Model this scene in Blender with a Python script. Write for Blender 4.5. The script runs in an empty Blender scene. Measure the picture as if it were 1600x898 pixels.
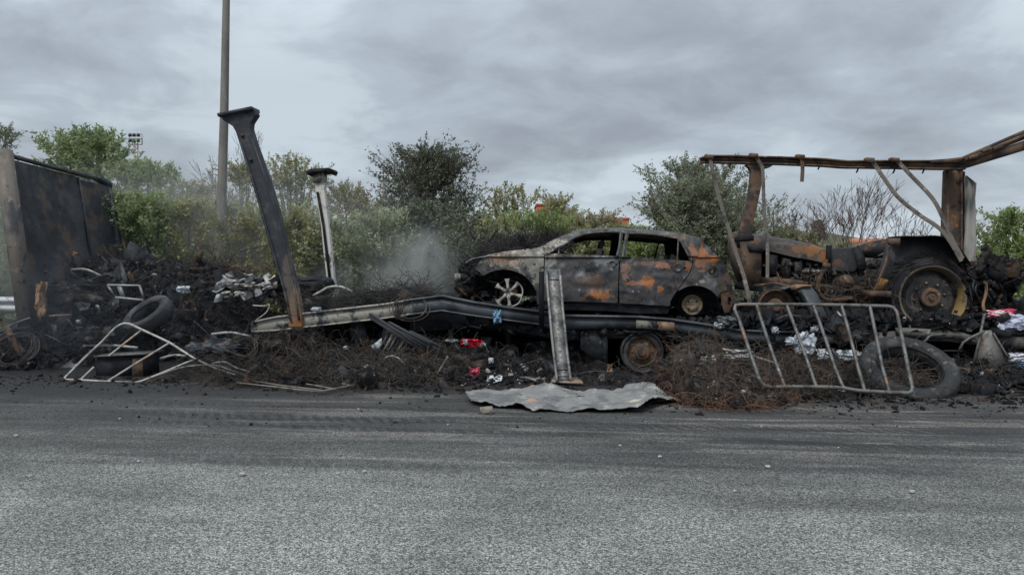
import bpy, math, random
import numpy as np
from mathutils import Vector, Matrix, noise
random.seed(7); rng = np.random.default_rng(7)
PI = math.pi
scn = bpy.context.scene
COL = scn.collection

# ------------------------------------------------------------------ camera, world, sun, exposure
CAMH = 1.65; FPX = 1200.0; Y0 = 415.0            # lens length and horizon row in photo pixels (1600 wide)
cam_data = bpy.data.cameras.new('camera'); cam = bpy.data.objects.new('camera', cam_data); COL.objects.link(cam)
cam.location = (0, 0, CAMH); cam.rotation_euler = (PI/2, 0, 0)
cam_data.sensor_width = 36; cam_data.lens = 36*FPX/1600; cam_data.shift_y = -(449-Y0)/1600
cam_data.clip_start = 0.1; cam_data.clip_end = 6000
scn.camera = cam

SUN_EL, SUN_AZ = math.radians(52), math.radians(208)   # compass-like: direction the light comes from, behind the camera on the left
world = bpy.data.worlds.new("World"); scn.world = world; world.use_nodes = True
wn = world.node_tree; wn.nodes.clear()
def N(nt, typ, ins=None, **props):
    n = nt.nodes.new(typ)
    for k, v in props.items(): setattr(n, k, v)
    for k, v in (ins or {}).items():
        if isinstance(v, bpy.types.NodeSocket): nt.links.new(v, n.inputs[k])
        else: n.inputs[k].default_value = v
    return n
def math_(nt, op, a, b=0.0, c=None, clamp=False):
    ins = {0: a, 1: b}
    if c is not None: ins[2] = c
    return N(nt, 'ShaderNodeMath', ins, operation=op, use_clamp=clamp).outputs[0]
def mrange(nt, v, a, b, c=0.0, d=1.0, smooth=True):
    return N(nt, 'ShaderNodeMapRange', {'Value': v, 'From Min': a, 'From Max': b, 'To Min': c, 'To Max': d},
             interpolation_type='SMOOTHSTEP' if smooth else 'LINEAR').outputs['Result']
def mixc(nt, f, a, b, blend='MIX'):
    n = nt.nodes.new('ShaderNodeMix'); n.data_type = 'RGBA'; n.blend_type = blend
    for i, v in ((0, f), (6, a), (7, b)):
        if isinstance(v, bpy.types.NodeSocket): nt.links.new(v, n.inputs[i])
        elif i == 0: n.inputs[0].default_value = v
        else: n.inputs[i].default_value = (*v, 1) if len(v) == 3 else v
    return n.outputs[2]
def noise_(nt, vec, scale, detail=5, rough=0.55, dist=0.0, out=0):
    return N(nt, 'ShaderNodeTexNoise', {'Vector': vec, 'Scale': scale, 'Detail': detail, 'Roughness': rough, 'Distortion': dist}).outputs[out]

sky = N(wn, 'ShaderNodeTexSky', sky_type='NISHITA', sun_disc=False)
sky.sun_elevation = SUN_EL; sky.sun_rotation = SUN_AZ
tc = N(wn, 'ShaderNodeTexCoord').outputs['Generated']
sep = N(wn, 'ShaderNodeSeparateXYZ', {0: tc})
zc = math_(wn, 'MAXIMUM', sep.outputs[2], 0.0)
zz = math_(wn, 'ADD', zc, 0.24)
cx = math_(wn, 'DIVIDE', sep.outputs[0], zz); cy = math_(wn, 'DIVIDE', sep.outputs[1], zz)
cv = N(wn, 'ShaderNodeCombineXYZ', {0: cx, 1: cy, 2: 6.7}).outputs[0]
n1 = noise_(wn, cv, 1.05, 5, 0.5, 0.25)
n2 = noise_(wn, cv, 3.0, 7, 0.55, 0.4)
n3 = noise_(wn, cv, 0.55, 2, 0.5)
f = math_(wn, 'ADD', math_(wn, 'MULTIPLY', n1, 0.42), math_(wn, 'MULTIPLY', n2, 0.38))
f = math_(wn, 'ADD', f, math_(wn, 'MULTIPLY', n3, 0.32))
t = mrange(wn, f, 0.43, 0.70)
dark = (2.25, 2.47, 2.85); mid = (3.3, 3.75, 4.2); bright = (4.35, 4.95, 5.4)
c1 = mixc(wn, mrange(wn, t, 0.0, 0.6, smooth=False), dark, mid)
c2 = mixc(wn, mrange(wn, t, 0.6, 1.0), c1, bright)
grad = mrange(wn, zc, 0.22, 1.0, 1.0, 2.5, smooth=False)            # an overcast sky is brighter overhead
low = mrange(wn, zc, 0.0, 0.13, 1.30, 1.0)
gr = math_(wn, 'MULTIPLY', grad, low)
c3 = N(wn, 'ShaderNodeVectorMath', {0: c2, 1: N(wn, 'ShaderNodeCombineXYZ', {0: gr, 1: gr, 2: gr}).outputs[0]}, operation='MULTIPLY').outputs[0]
fin = mixc(wn, 0.93, sky.outputs[0], c3)
bg = N(wn, 'ShaderNodeBackground', {'Color': fin, 'Strength': 0.1})
wo = N(wn, 'ShaderNodeOutputWorld', {'Surface': bg.outputs[0]})

sl = bpy.data.lights.new('sun', 'SUN'); sl.energy = 1.5; sl.angle = math.radians(12); sl.color = (1, .95, .87)
sun = bpy.data.objects.new('sun', sl); COL.objects.link(sun)
sd = Vector((math.sin(SUN_AZ)*math.cos(SUN_EL), math.cos(SUN_AZ)*math.cos(SUN_EL), math.sin(SUN_EL)))
sun.rotation_euler = sd.to_track_quat('Z', 'Y').to_euler(); sun.location = (0, 0, 30)
scn.view_settings.view_transform = 'Standard'; scn.view_settings.look = 'None'
scn.view_settings.exposure = 0.42; scn.view_settings.gamma = 1.0
scn.render.engine = 'CYCLES'; scn.render.resolution_x = 1024; scn.render.resolution_y = 574
scn.cycles.volume_step_rate = 2.0; scn.cycles.volume_max_steps = 128

# ------------------------------------------------------------------ frames: T = along the wreck (s, d, z), W = world
TH = math.atan(-0.10); CT, ST = math.cos(TH), math.sin(TH); OY = 11.6
def T2W(p): return (CT*p[0]-ST*p[1], OY+ST*p[0]+CT*p[1], p[2])
def L(px, py, d=0.0):                     # the point of the vertical plane at depth d behind the trailer's near side
    u = (px-800)/FPX; w = (Y0-py)/FPX
    t = (d + OY*CT)/(-ST*u + CT)
    X, Y, Z = t*u, t, CAMH+t*w
    return (CT*X + ST*(Y-OY), d, Z)
def G(px, py, z=0.0):                     # a point on the ground
    t = (z-CAMH)/((Y0-py)/FPX); X = t*(px-800)/FPX; Y = t
    return (CT*X+ST*(Y-OY), -ST*X+CT*(Y-OY), z)
def W(px, py, Y): return ((px-800)/FPX*Y, Y, CAMH+(Y0-py)/FPX*Y)
def PXM(d=0.0): return (OY+d)/FPX         # metres per photo pixel, roughly

# ------------------------------------------------------------------ objects
INFO = {}
def tag(o, label=None, cat=None, group=None, kind=None):
    if label: o['label'] = label
    if cat: o['category'] = cat
    if group: o['group'] = group
    if kind: o['kind'] = kind
    return o
def thing(name, label, cat, base, group=None, frame='T'):
    o = bpy.data.objects.new(name, None); COL.objects.link(o)
    o.empty_display_size = 0.3
    o.location = T2W(base) if frame == 'T' else base
    o.rotation_euler = (0, 0, TH if frame == 'T' else 0)
    tag(o, label, cat, group); INFO[o.name] = tuple(base)
    return o
def npmesh(name, V, F, mat, parent=None, frame='T', smooth=False, base=None):
    V = np.asarray(V, dtype=np.float32).reshape(-1, 3)
    if parent is not None: b = np.array(INFO[parent.name], dtype=np.float32)
    else: b = np.array(base if base is not None else ((V[:, 0].min()+V[:, 0].max())/2, (V[:, 1].min()+V[:, 1].max())/2, V[:, 2].min()), dtype=np.float32)
    V = V - b
    me = bpy.data.meshes.new(name)
    me.vertices.add(len(V)); me.vertices.foreach_set('co', V.ravel())
    if isinstance(F, np.ndarray):
        k = F.shape[1]; tot = F.size
        me.loops.add(tot); me.loops.foreach_set('vertex_index', F.astype(np.int32).ravel())
        me.polygons.add(len(F)); me.polygons.foreach_set('loop_start', np.arange(0, tot, k, dtype=np.int32))
    else:
        flat = [i for f_ in F for i in f_]; st = []; a = 0
        for f_ in F: st.append(a); a += len(f_)
        me.loops.add(len(flat)); me.loops.foreach_set('vertex_index', flat)
        me.polygons.add(len(F)); me.polygons.foreach_set('loop_start', st)
    me.update(calc_edges=True); me.validate()
    if smooth: me.polygons.foreach_set('use_smooth', [True]*len(me.polygons)); me.update()
    me.materials.append(mat)
    o = bpy.data.objects.new(name, me); COL.objects.link(o)
    if parent is not None:
        o.parent = parent; INFO[o.name] = INFO[parent.name]
    else:
        bb = tuple(float(x) for x in b)
        o.location = T2W(bb) if frame == 'T' else bb
        o.rotation_euler = (0, 0, TH if frame == 'T' else 0); INFO[o.name] = bb
    return o

class MB:
    def __init__(s): s.V = []; s.F = []
    def add(s, vs, fs, M=None):
        n = len(s.V)
        if M is not None: vs = [tuple(M @ Vector(v)) for v in vs]
        s.V += [tuple(v) for v in vs]; s.F += [tuple(i+n for i in f_) for f_ in fs]; return s
    def box(s, c, size, M=None, taper=1.0):
        a, b, h = size[0]/2, size[1]/2, size[2]/2
        vs = [(x*a*(taper if z > 0 else 1), y*b*(taper if z > 0 else 1), z*h) for z in (-1, 1) for y in (-1, 1) for x in (-1, 1)]
        fs = [(0, 2, 3, 1), (4, 5, 7, 6), (0, 1, 5, 4), (2, 6, 7, 3), (0, 4, 6, 2), (1, 3, 7, 5)]
        R = Matrix.Translation(c) @ (M if M is not None else Matrix.Identity(4))
        return s.add(vs, fs, R)
    def beam(s, p, q, w, h, up=(0, 0, 1)):
        p, q = Vector(p), Vector(q); a = (q-p).normalized(); u = Vector(up)
        r = a.cross(u)
        if r.length < 1e-3: r = a.cross(Vector((1, 0, 0)))
        r.normalize(); u = r.cross(a)
        vs = [e + r*x*w/2 + u*z*h/2 for e in (p, q) for z in (-1, 1) for x in (-1, 1)]
        return s.add(vs, [(0, 2, 3, 1), (4, 5, 7, 6), (0, 1, 5, 4), (2, 6, 7, 3), (0, 4, 6, 2), (1, 3, 7, 5)])
    def tube(s, pts, r, n=8, closed=False, r2=None, flat=1.0):
        pts = [Vector(p) for p in pts]; m = len(pts); n0 = len(s.V); prev = None
        for i, p in enumerate(pts):
            if closed: a = pts[(i+1) % m]-pts[i-1]
            else: a = pts[min(i+1, m-1)]-pts[max(i-1, 0)]
            if a.length < 1e-9: a = Vector((1, 0, 0))
            a.normalize()
            if prev is None:
                u = a.orthogonal().normalized()
                if flat != 1.0:
                    u = a.cross(Vector((0, 1, 0)));  u = u.normalized() if u.length > .05 else a.orthogonal().normalized()
            else: u = (prev - a*prev.dot(a)).normalized()
            prev = u; v = a.cross(u)
            rr = r if r2 is None else r + (r2-r)*i/max(1, m-1)
            for k in range(n):
                t_ = 2*PI*k/n + PI/n
                s.V.append(tuple(p + u*math.cos(t_)*rr + v*math.sin(t_)*rr*flat))
        for i in range(m if closed else m-1):
            a0 = n0+i*n; b0 = n0+((i+1) % m)*n
            for k in range(n): s.F.append((a0+k, a0+(k+1) % n, b0+(k+1) % n, b0+k))
        if not closed:
            s.F.append(tuple(n0+k for k in range(n))[::-1]); s.F.append(tuple(n0+(m-1)*n+k for k in range(n)))
        return s
    def poly(s, pts, d, t, dfn=None):         # outline in photo pixels, on the plane at depth d, t thick
        P = [L(x, y, d) for x, y in pts]; m = len(P)
        return s.polyT([(p[0], p[2]) for p in P], d, t)
    def polyT(s, pts, d, t):
        m = len(pts); n = len(s.V)
        s.V += [(x, d, z) for x, z in pts] + [(x, d+t, z) for x, z in pts]
        s.F.append(tuple(n+i for i in range(m))); s.F.append(tuple(n+m+i for i in range(m))[::-1])
        for i in range(m): j = (i+1) % m; s.F.append((n+i, n+m+i, n+m+j, n+j))
        return s
    def strip(s, st, d, t):                   # stations (px, top, bottom)
        n = len(s.V); m = len(st)
        for x, a, b in st:
            A = L(x, a, d); B = L(x, b, d)
            s.V += [A, (A[0], d+t, A[2]), (B[0], d+t, B[2]), B]
        for i in range(m-1):
            a0 = n+4*i
            for k in range(4): s.F.append((a0+k, a0+(k+1) % 4, a0+4+(k+1) % 4, a0+4+k))
        s.F.append((n+3, n+2, n+1, n)); e = n+4*(m-1); s.F.append((e, e+1, e+2, e+3)); return s
    def lathe(s, prof, M, n=32, closed=False):   # prof (r, a): a along the local z axis
        n0 = len(s.V); m = len(prof)
        for r, a in prof:
            for k in range(n):
                t_ = 2*PI*k/n; s.V.append(tuple(M @ Vector((r*math.cos(t_), r*math.sin(t_), a))))
        for i in range(m if closed else m-1):
            for k in range(n):
                a0 = n0+i*n; b0 = n0+((i+1) % m)*n
                s.F.append((a0+k, a0+(k+1) % n, b0+(k+1) % n, b0+k))
        return s
    def build(s, name, mat, parent=None, frame='T', smooth=False, base=None, jit=0.0):
        V = np.array(s.V)
        if jit: V = V + rng.normal(0, jit, V.shape)
        return npmesh(name, V, s.F, mat, parent, frame, smooth, base)

def autosmooth(o, ang=35):
    me = o.data; me.polygons.foreach_set('use_smooth', [True]*len(me.polygons))
    me.set_sharp_from_angle(angle=math.radians(ang)); return o
def bevel(o, w=0.01, seg=2):
    m = o.modifiers.new('bevel', 'BEVEL'); m.width = w; m.segments = seg; m.limit_method = 'ANGLE'; return o

def inpoly(P, poly):
    x, y = P[:, 0], P[:, 1]; ins = np.zeros(len(P), bool); n = len(poly); j = n-1
    for i in range(n):
        xi, yi = poly[i]; xj, yj = poly[j]
        c = ((yi > y) != (yj > y)) & (x < (xj-xi)*(y-yi)/((yj-yi) if abs(yj-yi) > 1e-12 else 1e-12)+xi)
        ins ^= c; j = i
    return ins
def sheet(outline, holes, dfn, res, thick, snapf=0.9):
    """thick curved panel from an outline with holes in (s, z); dfn gives the depth"""
    o = np.array(outline); x0, z0 = o.min(0)-res/2; x1, z1 = o.max(0)+res
    nx = int((x1-x0)/res)+2; nz = int((z1-z0)/res)+2
    xs = x0+np.arange(nx)*res; zs = z0+np.arange(nz)*res
    Cx, Cz = np.meshgrid((xs[:-1]+xs[1:])/2, (zs[:-1]+zs[1:])/2, indexing='ij')
    C = np.stack([Cx.ravel(), Cz.ravel()], 1)
    keep = inpoly(C, outline)
    for h in holes: keep &= ~inpoly(C, h)
    keep = keep.reshape(nx-1, nz-1)
    cnt = np.zeros((nx, nz), int)
    for a in (0, 1):
        for b in (0, 1): cnt[a:nx-1+a, b:nz-1+b] += keep
    used = cnt > 0; idx = -np.ones((nx, nz), int); idx[used] = np.arange(used.sum())
    X, Z = np.meshgrid(xs, zs, indexing='ij'); P = np.stack([X[used], Z[used]], 1)
    bd = (cnt[used] < 4); B = P[bd]; best = np.full(len(B), 1e9); Q = B.copy()
    for poly in [outline]+list(holes):
        for i in range(len(poly)):
            a = np.array(poly[i-1]); b = np.array(poly[i]); ab = b-a; l2 = (ab**2).sum()+1e-12
            t_ = np.clip(((B-a)@ab)/l2, 0, 1); q = a+t_[:, None]*ab; dd = np.hypot(*(B-q).T)
            m = dd < best; best[m] = dd[m]; Q[m] = q[m]
    ok = best < res*snapf*1.5; B[ok] = Q[ok]; P[bd] = B
    D = np.array([dfn(x, z) for x, z in P])
    n = len(P)
    V = np.concatenate([np.stack([P[:, 0], D, P[:, 1]], 1), np.stack([P[:, 0], D+thick, P[:, 1]], 1)])
    I, J = np.nonzero(keep)
    q = np.stack([idx[I, J], idx[I+1, J], idx[I+1, J+1], idx[I, J+1]], 1)
    fs = [q, q[:, ::-1]+n]
    e = {}
    for f_ in q:
        for k in range(4): e[(f_[k], f_[(k+1) % 4])] = 1
    rim = [(a, a+n, b+n, b) for (a, b) in e if (b, a) not in e]
    fs.append(np.array(rim).reshape(-1, 4))
    return V, np.concatenate(fs)
def fbm(x, y, z=0.0, oc=4): return noise.fractal(Vector((x, y, z)), 1.0, 2.0, oc)

# ------------------------------------------------------------------ materials
MATS = {}
def newmat(name):
    m = bpy.data.materials.new(name); m.use_nodes = True; nt = m.node_tree
    p = nt.nodes['Principled BSDF']; return m, nt, p
def surf(name, base, layers=(), blobs=(), rough=0.7, metal=0.0, bump=0.3, bscale=30, spec=0.4, fine=None, bdist=0.01):
    """base colour, then noise layers (colour, scale, threshold, softness[, stretch]) and patches of wear and painted light (centre, radii, colour)"""
    m, nt, p = newmat(name)
    oc = N(nt, 'ShaderNodeTexCoord').outputs['Object']
    c = None; i = 0
    for ly in layers:
        col, sc, th, so = ly[:4]; v = oc
        mp = N(nt, 'ShaderNodeMapping', {'Vector': oc, 'Location': (i*3.7+1.3, i*1.9, i*5.1), 'Scale': ly[4] if len(ly) > 4 else (1, 1, 1)}); v = mp.outputs[0]
        f_ = mrange(nt, noise_(nt, v, sc, 7, 0.6), th, th+so)
        c = mixc(nt, f_, c if c is not None else base, col); i += 1
    if blobs:
        w = noise_(nt, oc, 9, 6, 0.65, 0.3); w2 = noise_(nt, oc, 38, 4, 0.6)
        for (ce, ra, col) in blobs:
            dv = N(nt, 'ShaderNodeVectorMath', {0: oc, 1: ce}, operation='SUBTRACT').outputs[0]
            dv = N(nt, 'ShaderNodeVectorMath', {0: dv, 1: tuple(1/x for x in ra)}, operation='MULTIPLY').outputs[0]
            ln = N(nt, 'ShaderNodeVectorMath', {0: dv}, operation='LENGTH').outputs['Value']
            k = math_(nt, 'MULTIPLY_ADD', w, 3.0, math_(nt, 'SUBTRACT', ln, 1.5))
            k = math_(nt, 'MULTIPLY_ADD', w2, 1.2, math_(nt, 'SUBTRACT', k, 0.6))
            f_ = mrange(nt, k, 1.0, 0.5)
            c = mixc(nt, f_, c if c is not None else base, col)
    if fine:
        c = mixc(nt, fine, c if c is not None else base, mixc(nt, mrange(nt, noise_(nt, oc, 90, 3, 0.6), .35, .65), (0.25, 0.25, 0.25), (1, 1, 1)), 'MULTIPLY')
    if c is None: p.inputs['Base Color'].default_value = (*base, 1)
    else: nt.links.new(c, p.inputs['Base Color'])
    rr = mrange(nt, noise_(nt, oc, bscale*0.4, 4), .3, .7, max(0, rough-.15), min(1, rough+.15))
    nt.links.new(rr, p.inputs['Roughness'])
    p.inputs['Metallic'].default_value = metal; p.inputs['Specular IOR Level'].default_value = spec
    if bump:
        b = N(nt, 'ShaderNodeBump', {'Strength': bump, 'Distance': bdist, 'Height': noise_(nt, oc, bscale, 6, 0.65)})
        nt.links.new(b.outputs[0], p.inputs['Normal'])
    MATS[name] = m; return m
RUST = (0.30, 0.105, 0.035); RUSTD = (0.10, 0.045, 0.025); ASH = (0.36, 0.34, 0.31); SOOT = (0.018, 0.019, 0.022)
m_char = surf('charred black', (0.014, 0.015, 0.018), [((0.035, 0.038, 0.045), 3, .5, .15), ((0.05, .035, .028), 6, .58, .1)], rough=.8, bump=.8, bscale=25, spec=.15)
m_debris = surf('charred debris', (0.012, 0.012, 0.013), [((0.075, 0.070, 0.068), 5, .52, .12), ((0.085, .058, .042), 2.2, .53, .12), ((0.24, .23, .22), 16, .64, .05)], rough=.95, bump=1, bscale=35, bdist=.03, spec=.1)
m_steel = surf('scorched blue grey steel', (0.055, 0.062, 0.072), [((0.02, 0.022, 0.027), 3.5, .47, .14), ((0.13, .14, .15), 7, .6, .1), (RUSTD, 4, .6, .08)], rough=.55, bump=.25, bscale=45, metal=.25)
m_beam = surf('scorched painted beam', (0.07, 0.08, 0.092), [((0.028, 0.032, 0.038), 2.2, .45, .15), ((0.17, .18, .18), 6, .62, .08, (.4, 1, 3)), (RUSTD, 5, .64, .06)], rough=.55, bump=.2, bscale=40, metal=.2)
m_rusty = surf('rusty brown steel', (0.12, 0.075, 0.05), [((0.045, 0.034, 0.03), 4, .47, .1), ((0.22, .16, .11), 6, .58, .1, (.5, 1, 1)), (RUST, 9, .64, .06), ((.3, .27, .22), 14, .68, .06)], rough=.8, bump=.5, bscale=50)
m_alu = surf('sooty pale aluminium', (0.21, 0.21, 0.205), [((0.09, 0.095, 0.10), 5, .47, .12), ((0.36, .36, .35), 12, .58, .1), ((.16, .11, .07), 3, .63, .08)], rough=.5, bump=.25, bscale=60, metal=.35)
m_gate = surf('smoke stained gate tube', (0.14, 0.14, 0.135), [((0.07, 0.068, 0.066), 7, .47, .12), ((0.24, .24, .23), 18, .60, .1), ((.20, .12, .07), 5, .60, .08)], rough=.55, bump=.25, bscale=60, metal=.3)
m_gatew = surf('burnt pale gate tube', (0.36, 0.355, 0.34), [((0.19, 0.185, 0.175), 9, .5, .12), ((0.5, .5, .47), 18, .58, .1), ((.42, .24, .13), 4, .60, .06)], rough=.6, bump=.25, bscale=60, metal=.2)
m_tyre = surf('burnt grey rubber', (0.022, 0.023, 0.025), [((0.06, 0.06, 0.062), 3.5, .50, .10), ((0.11, .105, .095), 9, .60, .08), ((.012, .012, .013), 6, .62, .06)], rough=.75, bump=.5, bscale=40)
m_wireb = surf('burnt brown wire', (0.105, 0.088, 0.076), [((0.036, 0.033, 0.031), 2.5, .47, .1), ((0.17, .105, .068), 3.5, .57, .08)], rough=.9, bump=0, spec=.15)
m_wirek = surf('burnt dark wire', (0.062, 0.060, 0.060), [((0.018, 0.018, 0.019), 2.5, .47, .1), ((0.09, .065, .05), 3.5, .60, .08)], rough=.9, bump=0, spec=.15)
m_wirer = surf('rust red wire', (0.19, 0.095, 0.06), [((0.05, 0.03, 0.022), 3, .45, .12)], rough=.85, bump=0)
m_ash = surf('white ash', (0.40, 0.405, 0.41), [((0.15, 0.15, 0.15), 9, .5, .12), ((.6, .61, .62), 14, .58, .1)], rough=.9, bump=.6)
m_panel = surf('sooty headboard', (0.026, 0.028, 0.034), [((0.050, 0.053, 0.060), 1.7, .48, .15), ((0.085, .062, .048), 2.4, .52, .1), ((.16, .10, .06), 4, .655, .06), ((.3, .27, .24), 5, .70, .05)], rough=.6, bump=.3, bscale=20)
m_post = surf('sooty steel post', (0.028, 0.032, 0.040), [((0.055, 0.058, 0.064), 4, .5, .12), ((.09, .06, .045), 5, .61, .08)], rough=.6, bump=.35, bscale=30)
m_wpost = surf('flaking white post', (0.60, 0.585, 0.55), [((0.14, 0.13, 0.12), 9, .56, .05, (1, 1, .45)), ((0.34, .32, .30), 4, .58, .1)], rough=.8, bump=.5)
m_white = surf('sooty white paint', (0.40, 0.385, 0.35), [((0.14, 0.12, 0.10), 5, .52, .1), ((0.07, .065, .06), 9, .60, .07)], rough=.7, bump=.3)
m_rim = surf('melted alloy', (0.37, 0.36, 0.335), [((0.16, 0.15, 0.135), 14, .48, .1), ((.08, .075, .07), 22, .62, .06)], rough=.6, bump=.3, bscale=70)
m_pole = surf('weathered lamp post', (0.20, 0.19, 0.175), [((0.15, 0.14, 0.13), 2.5, .48, .14, (1, 1, .25)), ((0.26, .25, .23), 8, .6, .1)], rough=.8, bump=.1)
m_galv = surf('galvanised steel', (0.42, 0.44, 0.46), [((0.30, 0.31, 0.33), 4, .5, .14)], rough=.5, bump=.1, metal=.3)
m_wood = surf('scorched timber', (0.26, 0.16, 0.09), [((0.10, 0.06, 0.04), 6, .48, .1, (1, 1, .3)), ((0.03, .025, .022), 4, .56, .08)], rough=.85, bump=.5)
m_orange = surf('orange scorched foam', (0.42, 0.20, 0.07), [((0.18, 0.09, 0.045), 9, .5, .1)], rough=.9, bump=.6)
def cloth(name, c, c2): return surf(name, c, [(c2, 7, .50, .1), ((.05, .045, .045), 10, .66, .06)], rough=.95, bump=.4, bscale=60, spec=.1)
m_red = cloth('red cloth', (.62, .03, .05), (.45, .02, .04)); m_pink = cloth('pink cloth', (.66, .10, .17), (.5, .07, .12))
m_blue = cloth('blue cloth', (.17, .30, .42), (.11, .2, .3)); m_wcloth = cloth('white cloth', (.62, .64, .68), (.42, .44, .5))
m_lilac = cloth('pale lilac cloth', (.52, .55, .68), (.36, .38, .5)); m_pattern = cloth('pink and white cloth', (.72, .60, .60), (.6, .16, .22))
m_foil = surf('white plastic', (.44, .48, .52), [((.3, .33, .37), 11, .5, .1)], rough=.6, bump=.5)

# road: coarse grey asphalt, soot washed out from the wreck in long streaks along the carriageway
m_road, nt, p = newmat('asphalt')
oc = N(nt, 'ShaderNodeTexCoord').outputs['Object']
sp = N(nt, 'ShaderNodeSeparateXYZ', {0: oc})
def stretch(sx, sy, off=0): return N(nt, 'ShaderNodeMapping', {'Vector': oc, 'Scale': (sx, sy, 1), 'Location': (off, off*.7, 0)}).outputs[0]
vo = N(nt, 'ShaderNodeTexVoronoi', {'Vector': oc, 'Scale': 95.0, 'Randomness': 1.0}, feature='F1')
vcol = N(nt, 'ShaderNodeSeparateColor', {0: vo.outputs['Color']})
stone = mrange(nt, vcol.outputs[0], 0.1, 1.0, 0.35, 1.75, smooth=False)
gap = mrange(nt, vo.outputs['Distance'], 0.30, 0.62, 1.0, 0.45)
big = mrange(nt, noise_(nt, oc, .8, 6, .65), .35, .65, .78, 1.16)
mid_ = mrange(nt, noise_(nt, oc, 28, 4, .7), .3, .7, .72, 1.28)
val = math_(nt, 'MULTIPLY', math_(nt, 'MULTIPLY', stone, gap), math_(nt, 'MULTIPLY', big, mid_))
grain = N(nt, 'ShaderNodeCombineXYZ', {0: val, 1: val, 2: val}).outputs[0]
base_c = (0.305, 0.309, 0.288)
streak = noise_(nt, stretch(.22, 1.7), 1.0, 7, .62, .35); streak2 = noise_(nt, stretch(.55, 5.5, 7), 1.0, 6, .6, .3)
sm = noise_(nt, stretch(.5, 1.1, 3), 1.0, 5, .6)
dpos = sp.outputs[1]
blot = noise_(nt, stretch(.16, .5, 11), 1.0, 6, .6, .8)
k = math_(nt, 'MULTIPLY_ADD', math_(nt, 'SUBTRACT', streak, .5), 4.2, dpos)
k = math_(nt, 'MULTIPLY_ADD', math_(nt, 'SUBTRACT', blot, .5), 4.5, k)
k = math_(nt, 'MULTIPLY_ADD', math_(nt, 'SUBTRACT', streak2, .5), 1.6, k)
soot = mrange(nt, k, -6.9, -3.8)                                    # soot begins about five metres before the trailer
dust = math_(nt, 'MULTIPLY', mrange(nt, math_(nt, 'MULTIPLY_ADD', math_(nt, 'SUBTRACT', streak2, .5), 1.2, streak), .50, .60), mrange(nt, dpos, -5.2, -4.2))
dust = math_(nt, 'MULTIPLY', dust, mrange(nt, dpos, -1.0, -1.7))
c = mixc(nt, math_(nt, 'MULTIPLY', soot, .90), base_c, (0.048, 0.047, 0.045))
dust = math_(nt, 'MULTIPLY', dust, mrange(nt, sp.outputs[0], -5.0, .5, .25, 1.0))
c = mixc(nt, math_(nt, 'MULTIPLY', dust, .75), c, (0.26, 0.24, 0.22))
# tyre tracks driven through the soot: dark bands broken by tread marks
def band(cen, wid, slope, amt, c):
    q = math_(nt, 'ADD', dpos, math_(nt, 'MULTIPLY', sp.outputs[0], slope))
    q = math_(nt, 'MULTIPLY_ADD', math_(nt, 'SUBTRACT', sm, .5), .5, q)
    b = mrange(nt, math_(nt, 'ABSOLUTE', math_(nt, 'SUBTRACT', q, cen)), wid, wid*.4)
    tread = N(nt, 'ShaderNodeTexWave', {'Vector': stretch(1.0, .55), 'Scale': 4.5, 'Distortion': 5.0, 'Detail': 3.0}, wave_type='BANDS', bands_direction='DIAGONAL').outputs['Fac']
    a = math_(nt, 'MULTIPLY', b, mrange(nt, tread, .2, .7, .65, 1.0))
    a = math_(nt, 'MULTIPLY', a, mrange(nt, streak, .42, .54, .0, 1.0))
    return mixc(nt, math_(nt, 'MULTIPLY', a, amt), c, (0.022, 0.023, 0.026))
c = band(-3.55, .25, .02, .9, c); c = band(-4.35, .18, -.035, .8, c); c = band(-2.75, .25, -.01, .75, c)
c = band(-4.0, .13, .05, .8, c); c = band(-5.2, .3, -.06, .45, c)
hp = math_(nt, 'MULTIPLY_ADD', sp.outputs[0], -.10, dpos)
heat = math_(nt, 'MULTIPLY', mrange(nt, math_(nt, 'MULTIPLY_ADD', math_(nt, 'SUBTRACT', sm, .5), 2.2, hp), -2.5, -1.3), .92)
c = mixc(nt, heat, c, (0.020, 0.020, 0.022))
fleck = mrange(nt, noise_(nt, oc, 17, 2, .5), .69, .72)
c = mixc(nt, math_(nt, 'MULTIPLY', fleck, .35), c, (0.3, 0.3, 0.3))
c = mixc(nt, 1.0, c, grain, 'MULTIPLY'); nt.links.new(c, p.inputs['Base Color'])
p.inputs['Roughness'].default_value = .72; p.inputs['Specular IOR Level'].default_value = .45
hgt = math_(nt, 'SUBTRACT', math_(nt, 'MULTIPLY', vcol.outputs[1], .6), vo.outputs['Distance'])
bn = N(nt, 'ShaderNodeBump', {'Strength': .9, 'Distance': .006, 'Height': hgt})
bn2 = N(nt, 'ShaderNodeBump', {'Strength': .3, 'Distance': .03, 'Height': noise_(nt, oc, 7, 6, .7), 'Normal': bn.outputs[0]})
nt.links.new(bn2.outputs[0], p.inputs['Normal'])

m_verge = surf('rough verge grass and soil', (0.055, 0.07, 0.03), [((0.10, 0.09, 0.055), .8, .45, .12), ((0.05, .055, .028), 3, .5, .1)], rough=.95, bump=.8, bscale=8, bdist=.05)

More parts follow.
